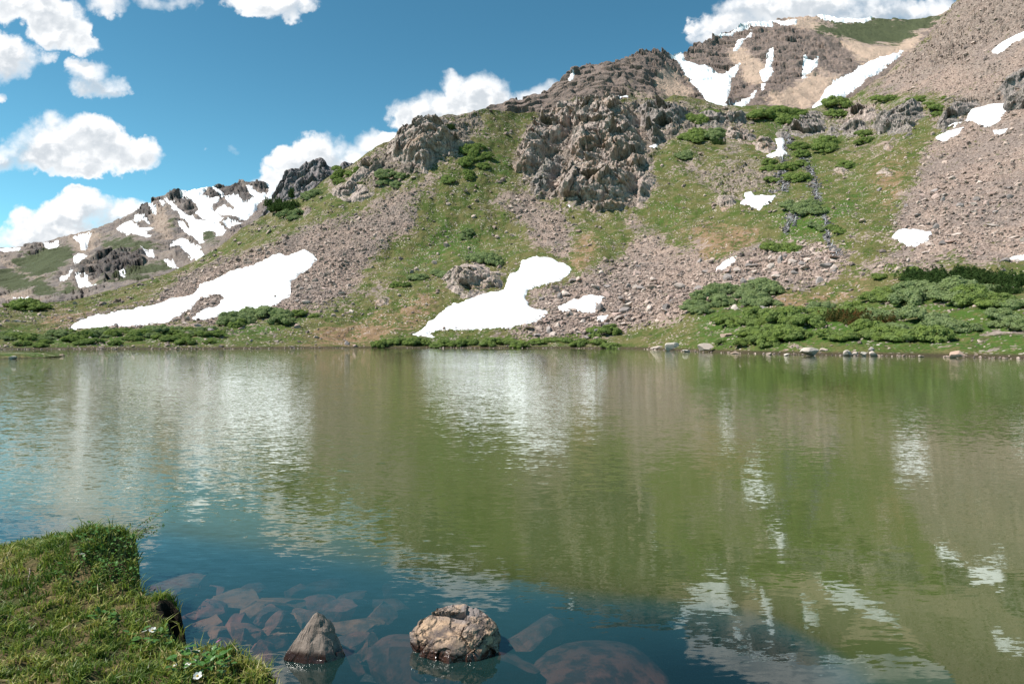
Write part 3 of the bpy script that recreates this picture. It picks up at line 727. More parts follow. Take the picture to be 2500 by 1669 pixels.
# ---------------------------------------------------------------- terrain meshes
def sheet_mesh(name, S, ptf, matl, x0, x1, step, rows, attrsf, label, y_lo, back=True, close=None):
    px = np.arange(x0, x1 + step, step, dtype=float)
    sky = np.interp(px, S.L, S.sky); lo = np.interp(px, S.L, S.ky[0]) if y_lo is None else np.full(len(px), y_lo)
    wv = np.linspace(0, 1, rows)[:, None]
    py = lo[None] + (sky - lo)[None] * wv
    PX = np.broadcast_to(px[None], py.shape)
    V = ptf(PX.ravel(), py.ravel()).reshape(rows, len(px), 3)
    A = attrsf(PX.ravel(), py.ravel(), V.reshape(-1, 3)) if attrsf else {}
    A = {k: a.reshape(rows, len(px)) for k, a in A.items()}
    pre, post = [], []
    if y_lo is None:
        b = V[0].copy(); fr = b.copy(); fr[:, 1] -= 3; fr[:, 0] *= fr[:, 1] / b[:, 1]; fr[:, 2] = -1.2
        b[:, 2] = np.minimum(b[:, 2], -0.05); V[0] = b; pre = [fr]
    if back:
        t = V[-1]
        for fy, dz in ((1.02, 0.006), (1.07, 0.04), (1.2, 0.13), (1.5, 0.42)):
            q = t.copy(); q[:, 0] *= fy; q[:, 1] *= fy; q[:, 2] = t[:, 2] - dz * t[:, 1]; post.append(q)
    VV = np.concatenate([np.array(pre).reshape(-1, len(px), 3), V, np.array(post).reshape(-1, len(px), 3)])
    AA = {k: np.concatenate([a[:1]] * len(pre) + [a] + [a[-1:]] * len(post)).ravel() for k, a in A.items()}
    me = mesh_np(name, VV.reshape(-1, 3), gridfaces(VV.shape[0], len(px)), [matl], AA, smooth=True)
    o = link(name, me); tag(o, label, kind='structure')
    return o


def main_attrs(px, py, V):
    wx = 26 * fbm(V / (11, 22, 22), 4, 5, .6); wy = 16 * fbm(V / 9, 4, 6, .6)
    wet = sstep(V[:, 2], 0.45, 0.15)
    return dict(scree=bil(M_scree, px + wx, py + wy), ochre=bil(M_ochre, px + wx, py + wy), lush=bil(M_lush, px + wx, py + wy), rock=bil(M_rock, px + wx, py + wy), wet=wet)


def back_attrs(px, py, V):
    x = px + 26 * fbm(V / 30, 4, 15, .6); y = py + 14 * fbm(V / 30, 4, 16, .6)
    return dict(tan=bil(B_tan, x, y), green=bil(B_green, x, y), rock=np.clip(1 - bil(B_tan, x, y) - bil(B_green, x, y), 0, 1))


def far_attrs(px, py, V):
    x = px + 22 * fbm(V / 70, 4, 15, .6); y = py + 14 * fbm(V / 70, 4, 16, .6)
    return dict(tan=bil(F_tan, x, y), green=bil(F_green, x, y), rock=bil(F_rock, x, y))


sheet_mesh('hill', MAIN, lambda a, b: ground(a, b), MT_ground, -300, 2800, 2.0, 430, main_attrs, 'green and scree covered mountainside beyond the lake', None)
sheet_mesh('mountain', BACK, back_pt, MT_back, 1060, 2480, 2.2, 210, back_attrs, 'brown upper peaks behind the hillside', 400)
sheet_mesh('mountain', FAR, far_pt, MT_far, -300, 800, 2.2, 180, far_attrs, 'distant snow streaked mountain on the left', 850)
sheet_mesh('mountain', PEAK, peak_pt, MT_peak, 618, 940, 1.6, 140, None, 'dark purple grey rock peak rising behind the hillside', 780)


# ---------------------------------------------------------------- snow patches
def snow_patch(poly, ptf, S, label, group, lift0):
    xs = [p[0] for p in poly]; ys = [p[1] for p in poly]
    ext = max(max(xs) - min(xs), max(ys) - min(ys)); st = 1.3 if ext < 120 else 2.0
    gx, gy = np.meshgrid(np.arange(min(xs) - 6, max(xs) + 7, st), np.arange(min(ys) - 6, max(ys) + 7, st))
    px, py = gx.ravel(), gy.ravel()
    B = S.at(px, py); sc = np.maximum(B[:, 1:2], 60) / 150
    nz = fbm(B / (4.0 * sc), 3, 41) * min(6.0, 1.5 + ext * 0.035) + fbm(B / (1.2 * sc), 3, 43) * (2.0 + min(3, ext * .015))
    sd = sdist(px, py, poly) + nz
    sky = np.interp(px, S.L, S.sky)
    P = ptf(px, py)
    lift = np.clip(sd * 0.06, -0.7, lift0 * 0.55) + 0.08
    P = P + outward(P) * (lift[:, None] * sc)
    m = ((sd > -3.0) & (py > sky - 1.5)).reshape(gx.shape)
    keep = m[:-1, :-1] & m[1:, :-1] & m[:-1, 1:] & m[1:, 1:]
    if not keep.any(): return
    V, Fc, A = compact(P, gridfaces(*gx.shape, keep=keep), dict(edge=np.exp(-np.maximum(sd, 0) / 7.0)))
    c = V.mean(0)
    o = link('snow_patch', mesh_np('snow_patch', V - c, Fc, [MT_snow], A, smooth=True), loc=c)
    tag(o, label, 'snow patch', group)


for p, l in zip(SNOW_MAIN, SNOW_MAIN_L): snow_patch(p, lambda a, b: ground(a, b, False), MAIN, l, 'snow patches on the near hillside', 0.5)
for p, l in zip(SNOW_BACK, SNOW_BACK_L): snow_patch(p, back_pt, BACK, l, 'snow patches on the upper peaks', 0.7)
for p, l in zip(SNOW_FAR, SNOW_FAR_L): snow_patch(p, far_pt, FAR, l, 'snow patches on the far mountain', 0.7)

# ---------------------------------------------------------------- crags standing out of the slope
def crag(poly, label, bulge, matl=None, st=1.7, seed=0, fine=1.0):
    xs = [p[0] for p in poly]; ys = [p[1] for p in poly]
    gx, gy = np.meshgrid(np.arange(min(xs) - 14, max(xs) + 15, st), np.arange(min(ys) - 14, max(ys) + 15, st))
    px, py = gx.ravel(), gy.ravel()
    P = ground(px, py, False); mpp = P[:, 1] / F
    sd = sdist(px, py, poly) * mpp + min(4.0, .5 * bulge + .8) * fbm(P / 6, 4, seed + 3, .6)
    Q = (P + 1.2 * np.stack([fbm(P / 6, 2, seed + 5), fbm(P / 6, 2, seed + 6), fbm(P / 6, 2, seed + 7)], 1)) @ ROT_STRATA
    d = bulge * (1 - np.exp(-np.maximum(sd, -3) / (bulge * 0.8)))
    d = np.where(sd < 0, sd * 0.9, d)
    inn = sstep(sd, -0.5, 3.5)
    d = d + inn * bulge * 0.85 * fbm(Q / np.array([8, 10, 30]), 3, seed + 9, .5, True)              # slanting gullies and ribs
    d = d + inn * fine * (2.5 * facets(Q / np.array([5.6, 7.0, 15]), seed + 11, 2.2) + 0.55 * facets(Q / np.array([2.0, 2.4, 4.6]), seed + 13, 1.8) + 0.28 * facets(Q / np.array([.9, 1.0, 1.8]), seed + 15, 1.5))
    V = P + faceout(P) * d[:, None]
    m = (sd > -2.5).reshape(gx.shape) & (py > np.interp(px, MAIN.L, MAIN.sky) - 3).reshape(gx.shape)
    keep = m[:-1, :-1] & m[1:, :-1] & m[:-1, 1:] & m[1:, 1:]
    V, Fc, _ = compact(V, gridfaces(*gx.shape, keep=keep))
    c = V.mean(0); c[2] = V[:, 2].min()
    o = link('rock_outcrop', mesh_np('rock_outcrop', V - c, Fc, [matl or MT_crag], smooth=False), loc=c)
    tag(o, label, 'rock outcrop', 'rock outcrops on the hillside')
    return o


crag(Rg(3, [(165, 430), (230, 380), (290, 320), (370, 285), (410, 300), (392, 400), (372, 480), (300, 545), (250, 600), (200, 640), (170, 650), (120, 610), (130, 520)]), 'pale tilted buttress forming the upper left of the huge central crag', 5.0, seed=100, fine=.75)
crag(Rg(3, [(195, 650), (240, 590), (310, 545), (350, 560), (320, 640), (290, 735), (210, 740), (200, 690)]), 'dark lower left corner of the huge central crag', 3.4, MT_crag2, seed=102)
crag(Rg(3, [(395, 330), (430, 285), (520, 278), (620, 298), (705, 390), (735, 480), (738, 600), (700, 650), (600, 610), (480, 570), (400, 590), (375, 500)]), 'tall broken middle buttress of the huge central crag', 5.6, seed=104)
crag(Rg(3, [(300, 690), (340, 630), (400, 565), (480, 560), (600, 600), (700, 650), (690, 720), (640, 800), (520, 818), (440, 800), (350, 780), (292, 745)]), 'brown overhanging foot of the huge central crag', 4.6, seed=106)
crag(Rg(3, [(700, 650), (760, 615), (792, 660), (752, 740), (705, 770), (688, 710)]), 'small buttress at the lower right edge of the huge central crag', 2.6, seed=108, fine=.8)
crag(Rg(3, [(690, 350), (740, 300), (820, 300), (930, 330), (940, 380), (900, 430), (840, 450), (800, 500), (765, 510), (730, 440)]), 'dark upright rock wall right of the huge crag', 5.0, MT_crag2, seed=120)
crag(Rg(2, [(780, 390), (880, 310), (1000, 245), (1080, 245), (1100, 330), (1180, 360), (1250, 380), (1180, 430), (1060, 460), (980, 540), (900, 500), (840, 480), (790, 440)]), 'dark brown crag on the left skyline above the grass', 5.0, seed=140)
crag(Rg(2, [(1070, 1120), (1130, 1060), (1240, 1050), (1330, 1080), (1420, 1130), (1400, 1190), (1300, 1205), (1230, 1235), (1160, 1230), (1100, 1200)]), 'rounded pinkish outcrop at the upper left edge of the stepped snowfield', 3.2, seed=160)
crag(Rg(2, [(700, 1270), (740, 1215), (790, 1230), (770, 1270)]), 'small broken outcrop in the lower grass left of the stepped snowfield', 1.2, seed=165, fine=.6)
crag(Rg(3, [(980, 370), (1040, 340), (1130, 350), (1200, 330), (1230, 370), (1200, 400), (1120, 400), (1080, 430), (1000, 410)]), 'jagged grey outcrop on the shelf edge between green mats', 3.0, MT_crag2, seed=170)
crag(Rg(3, [(1100, 460), (1150, 410), (1220, 420), (1265, 450), (1240, 490), (1160, 490)]), 'pale grey outcrop below the jagged shelf outcrop', 2.2, seed=180)
crag(Rg(3, [(1250, 490), (1290, 450), (1350, 460), (1360, 500), (1330, 540), (1270, 520)]), 'pale rock knob left of the upright snow strip', 2.2, seed=185)
crag(Rg(4, [(405, 550), (440, 490), (520, 480), (560, 510), (560, 575), (500, 590), (430, 590)]), 'rounded grey rock knob at the top of the cascade', 3.6, MT_crag2, seed=190)
crag(Rg(4, [(340, 570), (380, 540), (415, 550), (405, 585), (370, 590)]), 'dark rock left of the top of the cascade', 2.0, MT_crag2, seed=195)
crag(Rg(4, [(560, 580), (580, 545), (615, 550), (620, 580), (590, 595)]), 'small dark rock knob right of the rounded grey one', 1.6, MT_crag2, seed=197)
crag(Rg(4, [(640, 490), (700, 455), (775, 455), (780, 495), (750, 520), (660, 520)]), 'smooth pale rock slab on the shelf edge', 3.2, seed=200)
crag(Rg(4, [(625, 560), (650, 530), (720, 530), (740, 560), (700, 585), (640, 590)]), 'dark rock step below the smooth slab', 2.6, MT_crag2, seed=205)
crag(Rg(4, [(770, 560), (800, 500), (880, 470), (970, 450), (980, 500), (930, 580), (860, 600), (790, 590)]), 'broad dark rock bench on the right part of the shelf', 3.6, MT_crag2, seed=210)
crag(Rg(4, [(1050, 540), (1070, 490), (1140, 440), (1200, 420), (1235, 440), (1190, 490), (1150, 520), (1080, 570)]), 'dark rock rib left of the ragged snow patch on the right', 3.6, MT_crag2, seed=215)
crag(Rg(4, [(1330, 470), (1350, 430), (1425, 380), (1560, 360), (1560, 500), (1425, 480), (1350, 500)]), 'dark rock rib right of the ragged snow patch', 3.4, MT_crag2, seed=220)
crag(Rg(4, [(1310, 390), (1350, 330), (1425, 290), (1560, 280), (1560, 340), (1425, 360), (1350, 410)]), 'dark lichen covered rock band high on the right scree', 2.6, MT_crag2, seed=225)
crag(Rg(4, [(80, 890), (110, 850), (165, 860), (170, 900), (120, 915)]), 'pale outcrop left of the jagged snow patch', 2.0, seed=230)
crag(Rg(4, [(640, 760), (600, 720), (640, 725), (650, 750)]), 'small grey outcrop right of the cascade', 1.2, seed=235, fine=.6)
crag(Rg(4, [(810, 660), (830, 630), (855, 640), (845, 670)]), 'small grey knob on the grass below the shelf', 1.4, seed=238, fine=.6)
crag(Rg(4, [(785, 760), (820, 738), (870, 755), (850, 770)]), 'low stony outcrop in the grass left of the right scree', 1.0, seed=240, fine=.6)
crag(Rg(4, [(1190, 1480), (1220, 1440), (1290, 1420), (1360, 1425), (1480, 1420), (1500, 1475), (1400, 1480), (1330, 1490), (1300, 1500), (1220, 1495)]), 'low pale layered outcrop above the right shore', 1.3, seed=250, fine=.35, st=1.2)
crag(Rg(1, [(2040, 560), (2120, 530), (2200, 400), (2276, 330), (2300, 420), (2200, 540), (2100, 600)]), 'broken brown rocks on the left skyline below the brown crag', 2.4, seed=260)
crag(Rg(1, [(1850, 650), (1900, 630), (1925, 660), (1880, 690)]), 'small pinkish rock cluster near the conifer clump on the ridge', 1.6, seed=265, fine=.6)
crag(Rg(2, [(480, 640), (520, 600), (640, 600), (700, 640), (640, 680), (540, 700)]), 'low broken rocks on the left hillside below green mats', 1.6, seed=268, fine=.8)

# ---------------------------------------------------------------- rocks
def ico(sub):
    bm = bmesh.new(); bmesh.ops.create_icosphere(bm, subdivisions=sub, radius=1.0)
    V = np.array([v.co[:] for v in bm.verts]); Fc = np.array([[v.index for v in f.verts] for f in bm.faces]); bm.free(); return V, Fc


ICO1, ICOF1 = ico(1); ICO3, ICOF3 = ico(3)


def rock_shape(V, r, cuts, rough=0.0):
    V = V.copy() * (1 + r.normal(0, 0.08, 3))
    for _ in range(cuts):
        nn = r.normal(size=3); nn /= np.linalg.norm(nn); dd = r.uniform(0.35, 0.75)
        V -= nn * np.maximum(0, V @ nn - dd)[:, None]
    if rough: V *= (1 + rough * fbm(V * 2.5 + r.uniform(0, 50), 4, 5))[:, None]
    return V * (1, 0.8, 0.62)


PRO = [rock_shape(ICO1 * (1 + rng.normal(0, 0.10, (len(ICO1), 1))), rng, 5) for _ in range(24)]


def quats(n, flat=0.35):
    a = rng.uniform(0, 2 * np.pi, n); b = rng.normal(0, flat, n); c = rng.normal(0, flat, n)
    ca, sa, cb, sb, cc, sc_ = np.cos(a), np.sin(a), np.cos(b), np.sin(b), np.cos(c), np.sin(c)
    Rz = np.zeros((n, 3, 3)); Rz[:, 0, 0] = ca; Rz[:, 0, 1] = -sa; Rz[:, 1, 0] = sa; Rz[:, 1, 1] = ca; Rz[:, 2, 2] = 1
    Rx = np.zeros((n, 3, 3)); Rx[:, 0, 0] = 1; Rx[:, 1, 1] = cb; Rx[:, 1, 2] = -sb; Rx[:, 2, 1] = sb; Rx[:, 2, 2] = cb
    Ry = np.zeros((n, 3, 3)); Ry[:, 1, 1] = 1; Ry[:, 0, 0] = cc; Ry[:, 0, 2] = sc_; Ry[:, 2, 0] = -sc_; Ry[:, 2, 2] = cc
    return Rx @ Ry @ Rz


def rock_mass(name, C, S, matl, label, cat):
    n = len(C); k = rng.integers(0, len(PRO), n); R = quats(n)
    PV = np.array(PRO)[k] * (S[:, None, None] * rng.uniform(0.75, 1.25, (n, 1, 3)))
    V = np.einsum('nij,nvj->nvi', R, PV) + C[:, None]
    m = len(ICO1); Fc = (ICOF1[None] + (np.arange(n) * m)[:, None, None]).reshape(-1, 3)
    o = link(name, mesh_np(name, V.reshape(-1, 3), Fc, [matl])); tag(o, label, cat, kind='stuff'); return o


# candidate rocks over the whole slope, world-area weighted
NC = 400000
px = rng.uniform(-60, 2560, NC); sky = np.interp(px, MAIN.L, MAIN.sky); sho = np.interp(px, MAIN.L, MAIN.shore)
py = rng.uniform(0, 1, NC) * (sho - 3 - sky) + sky + 3
ok = (py > -30)
px, py = px[ok], py[ok]
P0 = MAIN.at(px, py)
s_sc = bil(M_scree, px + 26 * fbm(P0 / (11, 22, 22), 4, 5, .6), py + 16 * fbm(P0 / 9, 4, 6, .6)); s_sn = bil(M_snow, px, py); s_rk = bil(M_rock, px, py)
cl = fbm(P0 / 9, 3, 88)
dens = 0.85 * sstep(s_sc, 0.3, 0.7) + 0.24 * sstep(cl, -0.05, 0.5) + 0.25 * sstep(s_rk, 0.3, 0.8) + 0.035
low = sstep(py, 560, 740)
dens *= (1 - 0.955 * sstep(s_sn, 0.2, 0.55)) * (0.45 + 0.6 * sstep(P0[:, 1], 100, 200))
pick = rng.uniform(0, 1, len(px)) < dens * 0.50
px, py, s_sc, s_sn = px[pick], py[pick], s_sc[pick], s_sn[pick]
M_coarse = field([(Rg(3, [(100, 1380), (300, 1180), (600, 1100), (1000, 1090), (1300, 990), (1568, 950), (1900, 1000), (1568, 1180), (1000, 1300), (600, 1400), (100, 1420)]), 1.0),
                  (Rg(4, [(900, 900), (1000, 780), (1425, 780), (1600, 800), (1600, 1150), (1100, 1120), (900, 1060)]), .6),
                  (Rg(1, [(1100, 1370), (1250, 1290), (1500, 1280), (1800, 1180), (2000, 1080), (2150, 1100), (1950, 1260), (1500, 1330)]), .6)], 5)
co = bil(M_coarse, px, py)
P = ground(px, py)
size = (0.13 + 0.15 * rng.pareto(2.6, len(px)).clip(0, 6)) * (0.85 + 0.75 * co) * (0.55 + 0.45 * P[:, 1] / 150) * (1.3 - 0.3 * np.clip(s_sc, 0, 1))
size = np.clip(size, 0.12, 2.0)
app = size / P[:, 1]
order = np.argsort(-app)
NB = 230
big, rest = order[:NB], order[NB:]
P[:, 2] += size * 0.12
rock_mass('talus', P[rest], size[rest], MT_talus, 'pinkish grey rubble and stones strewn over the mountainside', 'rubble')
print('talus', len(rest))
TONES = {'pale': ((0.42, 0.34, 0.30), (0.56, 0.46, 0.40), (0.38, 0.31, 0.275)), 'pinkish': ((0.34, 0.235, 0.20), (0.48, 0.355, 0.31), (0.30, 0.215, 0.185)), 'grey': ((0.20, 0.17, 0.16), (0.34, 0.29, 0.27), (0.17, 0.15, 0.145))}
FORMS = {'slab': (1.15, 1.0, .55), 'block': (.95, .95, .95), 'pointed': (.8, .85, 1.35)}
BP = {}
for ti, (tn, tc) in enumerate(TONES.items()):
    tm = mat(tn + ' boulder stone', stone_m(*tc, False))
    for fi, (fn, fs) in enumerate(FORMS.items()):
        for k in range(2):
            r = np.random.default_rng(500 + ti * 31 + fi * 7 + k); V = rock_shape(ICO3, r, 12, 0.06)
            BP[tn, fn, k] = mesh_np('boulder', V * fs, ICOF3, [tm], smooth=False)
ZONES = [((300, 660), 'in scree above the tilted left snowfield'), ((560, 740), 'in scree at the right edge of the tilted snowfield'), ((480, 775), 'beside the foot of the tilted snowfield'), ((820, 600), 'in the scree fan left of the green slope'),
         ((760, 800), 'on the ochre meadow by the middle shore'), ((980, 740), 'on grass left of the rounded outcrop'), ((1290, 510), 'in rubble below the left foot of the huge crag'), ((1330, 600), 'in rubble above the stepped snowfield'),
         ((1350, 720), 'in the notch right of the stepped snowfield'), ((1300, 810), 'in boulders at the lower right edge of the stepped snowfield'), ((1480, 790), 'in the boulder field below the small snow scrap'), ((1600, 730), 'in the middle of the pink boulder field'),
         ((1500, 650), 'on stony grass below the huge crag'), ((1720, 690), 'in boulders just above the willow ridge'), ((1850, 630), 'in boulders right of the narrow snow patch'), ((1980, 620), 'in boulders at the foot of the cascade fan'), ((1850, 450), 'on the stony slope beside the cascade'),
         ((2090, 500), 'on grass between cascade and right scree'), ((2130, 650), 'in boulders below the lower left scree snow patch'), ((2300, 560), 'in the middle of the wide right scree'), ((2450, 590), 'in the right scree near the photo edge'), ((2300, 640), 'in right scree above the conifer thicket'),
         ((2300, 420), 'high on the right scree below the ragged snow'), ((2350, 800), 'on grass above the right shore'), ((1900, 780), 'among the right willows'), ((2250, 200), 'near the top of the right slope'), ((200, 800), 'on the meadow above the left shore')]
zc = {}
for j, i in enumerate(big):
    zi = min(range(len(ZONES)), key=lambda q: (ZONES[q][0][0] - px[i]) ** 2 + (1.5 * (ZONES[q][0][1] - py[i])) ** 2)
    n_ = zc.get(zi, 0); zc[zi] = n_ + 1
    combos = [(t, f) for f in FORMS for t in TONES]; tn, fn = combos[(n_ * 4 + zi) % 9]
    o = link('boulder', BP[tn, fn, j % 2], loc=P[i]); s = size[i] * 0.92
    o.scale = (s * rng.uniform(.9, 1.3), s * rng.uniform(.8, 1.2), s * rng.uniform(.9, 1.1)); o.rotation_euler = (rng.normal(0, .15), rng.normal(0, .15), rng.uniform(0, 6.28))
    rank = ('', 'smaller ', 'smallest ', 'tiny ', 'least ')[min(4, n_ // 9)]
    tag(o, rank + tn + ' ' + ('pointed boulder' if fn == 'pointed' else 'boulder ' + fn) + ' ' + ZONES[zi][1], 'boulder', 'boulders ' + ZONES[zi][1])

# wet dark stones and threads of water of the cascade
CAS = [(Rg(4, [(400, 575), (410, 610), (440, 640), (465, 680), (495, 730), (505, 770), (525, 820), (520, 880)]), 9),
       (Rg(4, [(405, 590), (385, 650), (370, 700), (385, 740), (395, 790), (370, 830), (330, 830)]), 8),
       (Rg(4, [(395, 900), (405, 950), (400, 1010)]), 6), (Rg(4, [(440, 940), (425, 990)]), 4), (Rg(4, [(550, 930), (560, 980), (575, 1030), (590, 1070), (615, 1105)]), 5),
       (Rg(4, [(500, 900), (510, 950)]), 4), (Rg(4, [(340, 760), (360, 790), (400, 800)]), 8)]
cc = []; cs = []
for path, wd in CAS:
    pa = np.array(path); L = np.cumsum(np.r_[0, np.hypot(*np.diff(pa, axis=0).T)]); n = int(L[-1] * wd * 0.9)
    t = rng.uniform(0, L[-1], n); x = np.interp(t, L, pa[:, 0]) + rng.normal(0, 1, n) * wd * (.35 + .9 * np.abs(np.sin(t / 17 + wd) * np.sin(t / 7.3))) + 5 * np.sin(t / 11 + wd); y = np.interp(t, L, pa[:, 1]) + rng.normal(0, 2, n)
    cc.append(ground(x, y)); cs.append(0.2 + 0.22 * rng.pareto(3, n).clip(0, 3))
rock_mass('wet_rubble', np.concatenate(cc), np.concatenate(cs), MT_dark, 'wet dark stones in the bed of the cascade', 'rubble')


def water_white(n):
    P = pos(n); a = n.noise(P, 1.5, 4, 0.7)
    return princ(n, n.mix(n.ss(a, 0.42, 0.6), (0.18, 0.19, 0.21), (0.8, 0.82, 0.84)), 0.3, None, 0.5)
MT_fall = mat('falling water', water_white)
VV, FF = [], []
for path, wd in CAS[:6]:
    for rep in range(2 if wd > 10 else 1):
        pa = np.array(path); L = np.cumsum(np.r_[0, np.hypot(*np.diff(pa, axis=0).T)]); t = np.arange(0, L[-1], 1.5)
        ph = rng.uniform(0, 50)
        x = np.interp(t, L, pa[:, 0]) + 3.0 * np.sin(t / 9 + ph) + 2.2 * np.sin(t / 3.7 + ph); y = np.interp(t, L, pa[:, 1])
        hw = np.maximum(0.0, 0.28 + 0.6 * np.sin(t / 5 + ph) * np.sin(t / 2.3)) * (1.0 if wd > 7 else 0.8)
        b = sum(len(v) for v in VV)
        for s in (-1, 1):
            g = ground(x + s * hw, y, False); g = g + outward(g) * 0.45; VV.append(g)
        m = len(t); i = np.arange(m - 1); FF.append(np.stack([b + i, b + i + 1, b + m + i + 1, b + m + i], 1))
o = link('waterfall', mesh_np('waterfall', np.concatenate(VV), np.concatenate(FF), [MT_fall])); tag(o, 'thin branching white cascade tumbling over dark rocks', 'waterfall')

# shore boulders, each placed from the photo: (x, y_base, width, height, label)
def pl(px_, py_, z=0.0):
    Y = (HC - z) * F / (py_ - HY); return np.array([(px_ - CX) / F * Y, Y, z])


SHB = [(1608, 853, 44, 9, 'long flat pale slab at the water edge left of the leaning boulder'), (1640, 856, 36, 22, 'leaning pale wedge boulder at the water edge'),
       (1724, 859, 42, 20, 'rounded whitish boulder on the bank right of the leaning wedge'), (1675, 859, 22, 6, 'low pinkish stone between the leaning wedge and the whitish boulder'),
       (1975, 868, 52, 19, 'largest pale boulder of the right shore'), (2014, 865, 26, 15, 'squarish orange pink boulder next to the largest shore boulder'), (2066, 868, 28, 17, 'orange tinted round boulder in the right shore row'),
       (2088, 868, 18, 11, 'small flat stone in the right shore row'), (2108, 869, 18, 12, 'small grey stone near the end of the right shore row'), (2130, 869, 24, 14, 'reddish boulder ending the right shore row'),
       (2334, 873, 46, 17, 'lone salmon pink boulder on the far right shore'), (1876, 866, 16, 8, 'small dark stone on the bank left of the largest shore boulder'), (1920, 868, 22, 6, 'low pinkish stone just left of the largest shore boulder'),
       (1792, 863, 26, 5, 'flat pinkish stone in the shallow water of the right shore'), (2250, 871, 16, 6, 'small stone in the grass between the shore row and the lone pink boulder'),
       (32, 876, 26, 8, 'flat pink slab in front of the grassy spit'), (90, 872, 14, 7, 'small round stone off the grassy spit'), (120, 870, 24, 6, 'flat pale stone near the tip of the spit'), (150, 868, 18, 5, 'low stone at the tip of the spit'), (60, 864, 14, 5, 'small stone behind the grassy spit')]
for j, (x, y, wd, ht, lb) in enumerate(SHB):
    c = pl(x, y, 0.0); mp = c[1] / F
    o = link('shore_boulder', None, loc=c); bpy.data.objects.remove(o)
    r = np.random.default_rng(900 + j); V = rock_shape(ICO3, r, 9, 0.05); V = V / np.abs(V).max(0)
    V[:, 2] = V[:, 2] * 0.5 + 0.5
    V = V * (wd * mp / 2, wd * mp / 2 * 0.7, ht * mp * 1.15) - (0, 0, 0.06)
    o = link('shore_boulder', mesh_np('shore_boulder', V, ICOF3, [MT_shore], smooth=False), loc=c); tag(o, lb, 'boulder', 'boulders along the far shore')
x, y = 1771, 832; G = ground(np.array([1771.]), np.array([832.]))[0]; mp = G[1] / F
V = rock_shape(ICO3, np.random.default_rng(77), 9, 0.05); V = V / np.abs(V).max(0)
o = link('boulder', mesh_np('boulder', V * (20 * mp, 15 * mp, 11 * mp), ICOF3, [MT_shore]), loc=G + (0, 0, 4 * mp)); tag(o, 'big pale boulder in the meadow above the whitish shore boulder', 'boulder')
# pebbly edge
n = 420; x = rng.uniform(-60, 2560, n); yy = np.interp(x, MAIN.L, MAIN.shore); C = np.array([pl(a, b) for a, b in zip(x, yy)]); C[:, 1] -= rng.uniform(-0.6, .5, n); C[:, 2] = 0.03
rock_mass('shore_stones', C, rng.uniform(.06, .22, n), MT_talus, 'small stones lining the far water edge', 'stones')

# ---------------------------------------------------------------- shrubs
def leaf_m(c1, c2, c3):
    def f(n):
        g = n.new('ShaderNodeNewGeometry'); r = g.outputs['Random Per Island']; ob = n.new('ShaderNodeObjectInfo').outputs['Random']
        col = n.mix(r, c1, c2); col = n.mix(n.ss(n.noise(pos(n), 0.8, 3, 0.6), 0.42, 0.62), col, c3)
        col = n.mix(n.m('MULTIPLY', ob, 0.3), col, tuple(1.35 * v for v in c1))
        d = n.new('ShaderNodeBsdfDiffuse'); n.put(d.inputs[0], col); t = n.new('ShaderNodeBsdfTranslucent'); n.put(t.inputs[0], col)
        m = n.new('ShaderNodeMixShader'); m.inputs[0].default_value = 0.42; n.l.new(d.outputs[0], m.inputs[1]); n.l.new(t.outputs[0], m.inputs[2]); return m.outputs[0]
    return f
MT_wil = mat('willow leaves', leaf_m((0.135, 0.190, 0.058), (0.240, 0.295, 0.105), (0.205, 0.265, 0.068)))
MT_wilg = mat('grey willow leaves', leaf_m((0.165, 0.215, 0.092), (0.285, 0.335, 0.170), (0.220, 0.275, 0.110)))
MT_con = mat('dark conifer needles', leaf_m((0.045, 0.080, 0.026), (0.085, 0.125, 0.040), (0.060, 0.100, 0.030)))
MT_rust = mat('rusty conifer needles', leaf_m((0.060, 0.090, 0.028), (0.11, 0.12, 0.035), (0.19, 0.085, 0.035)))


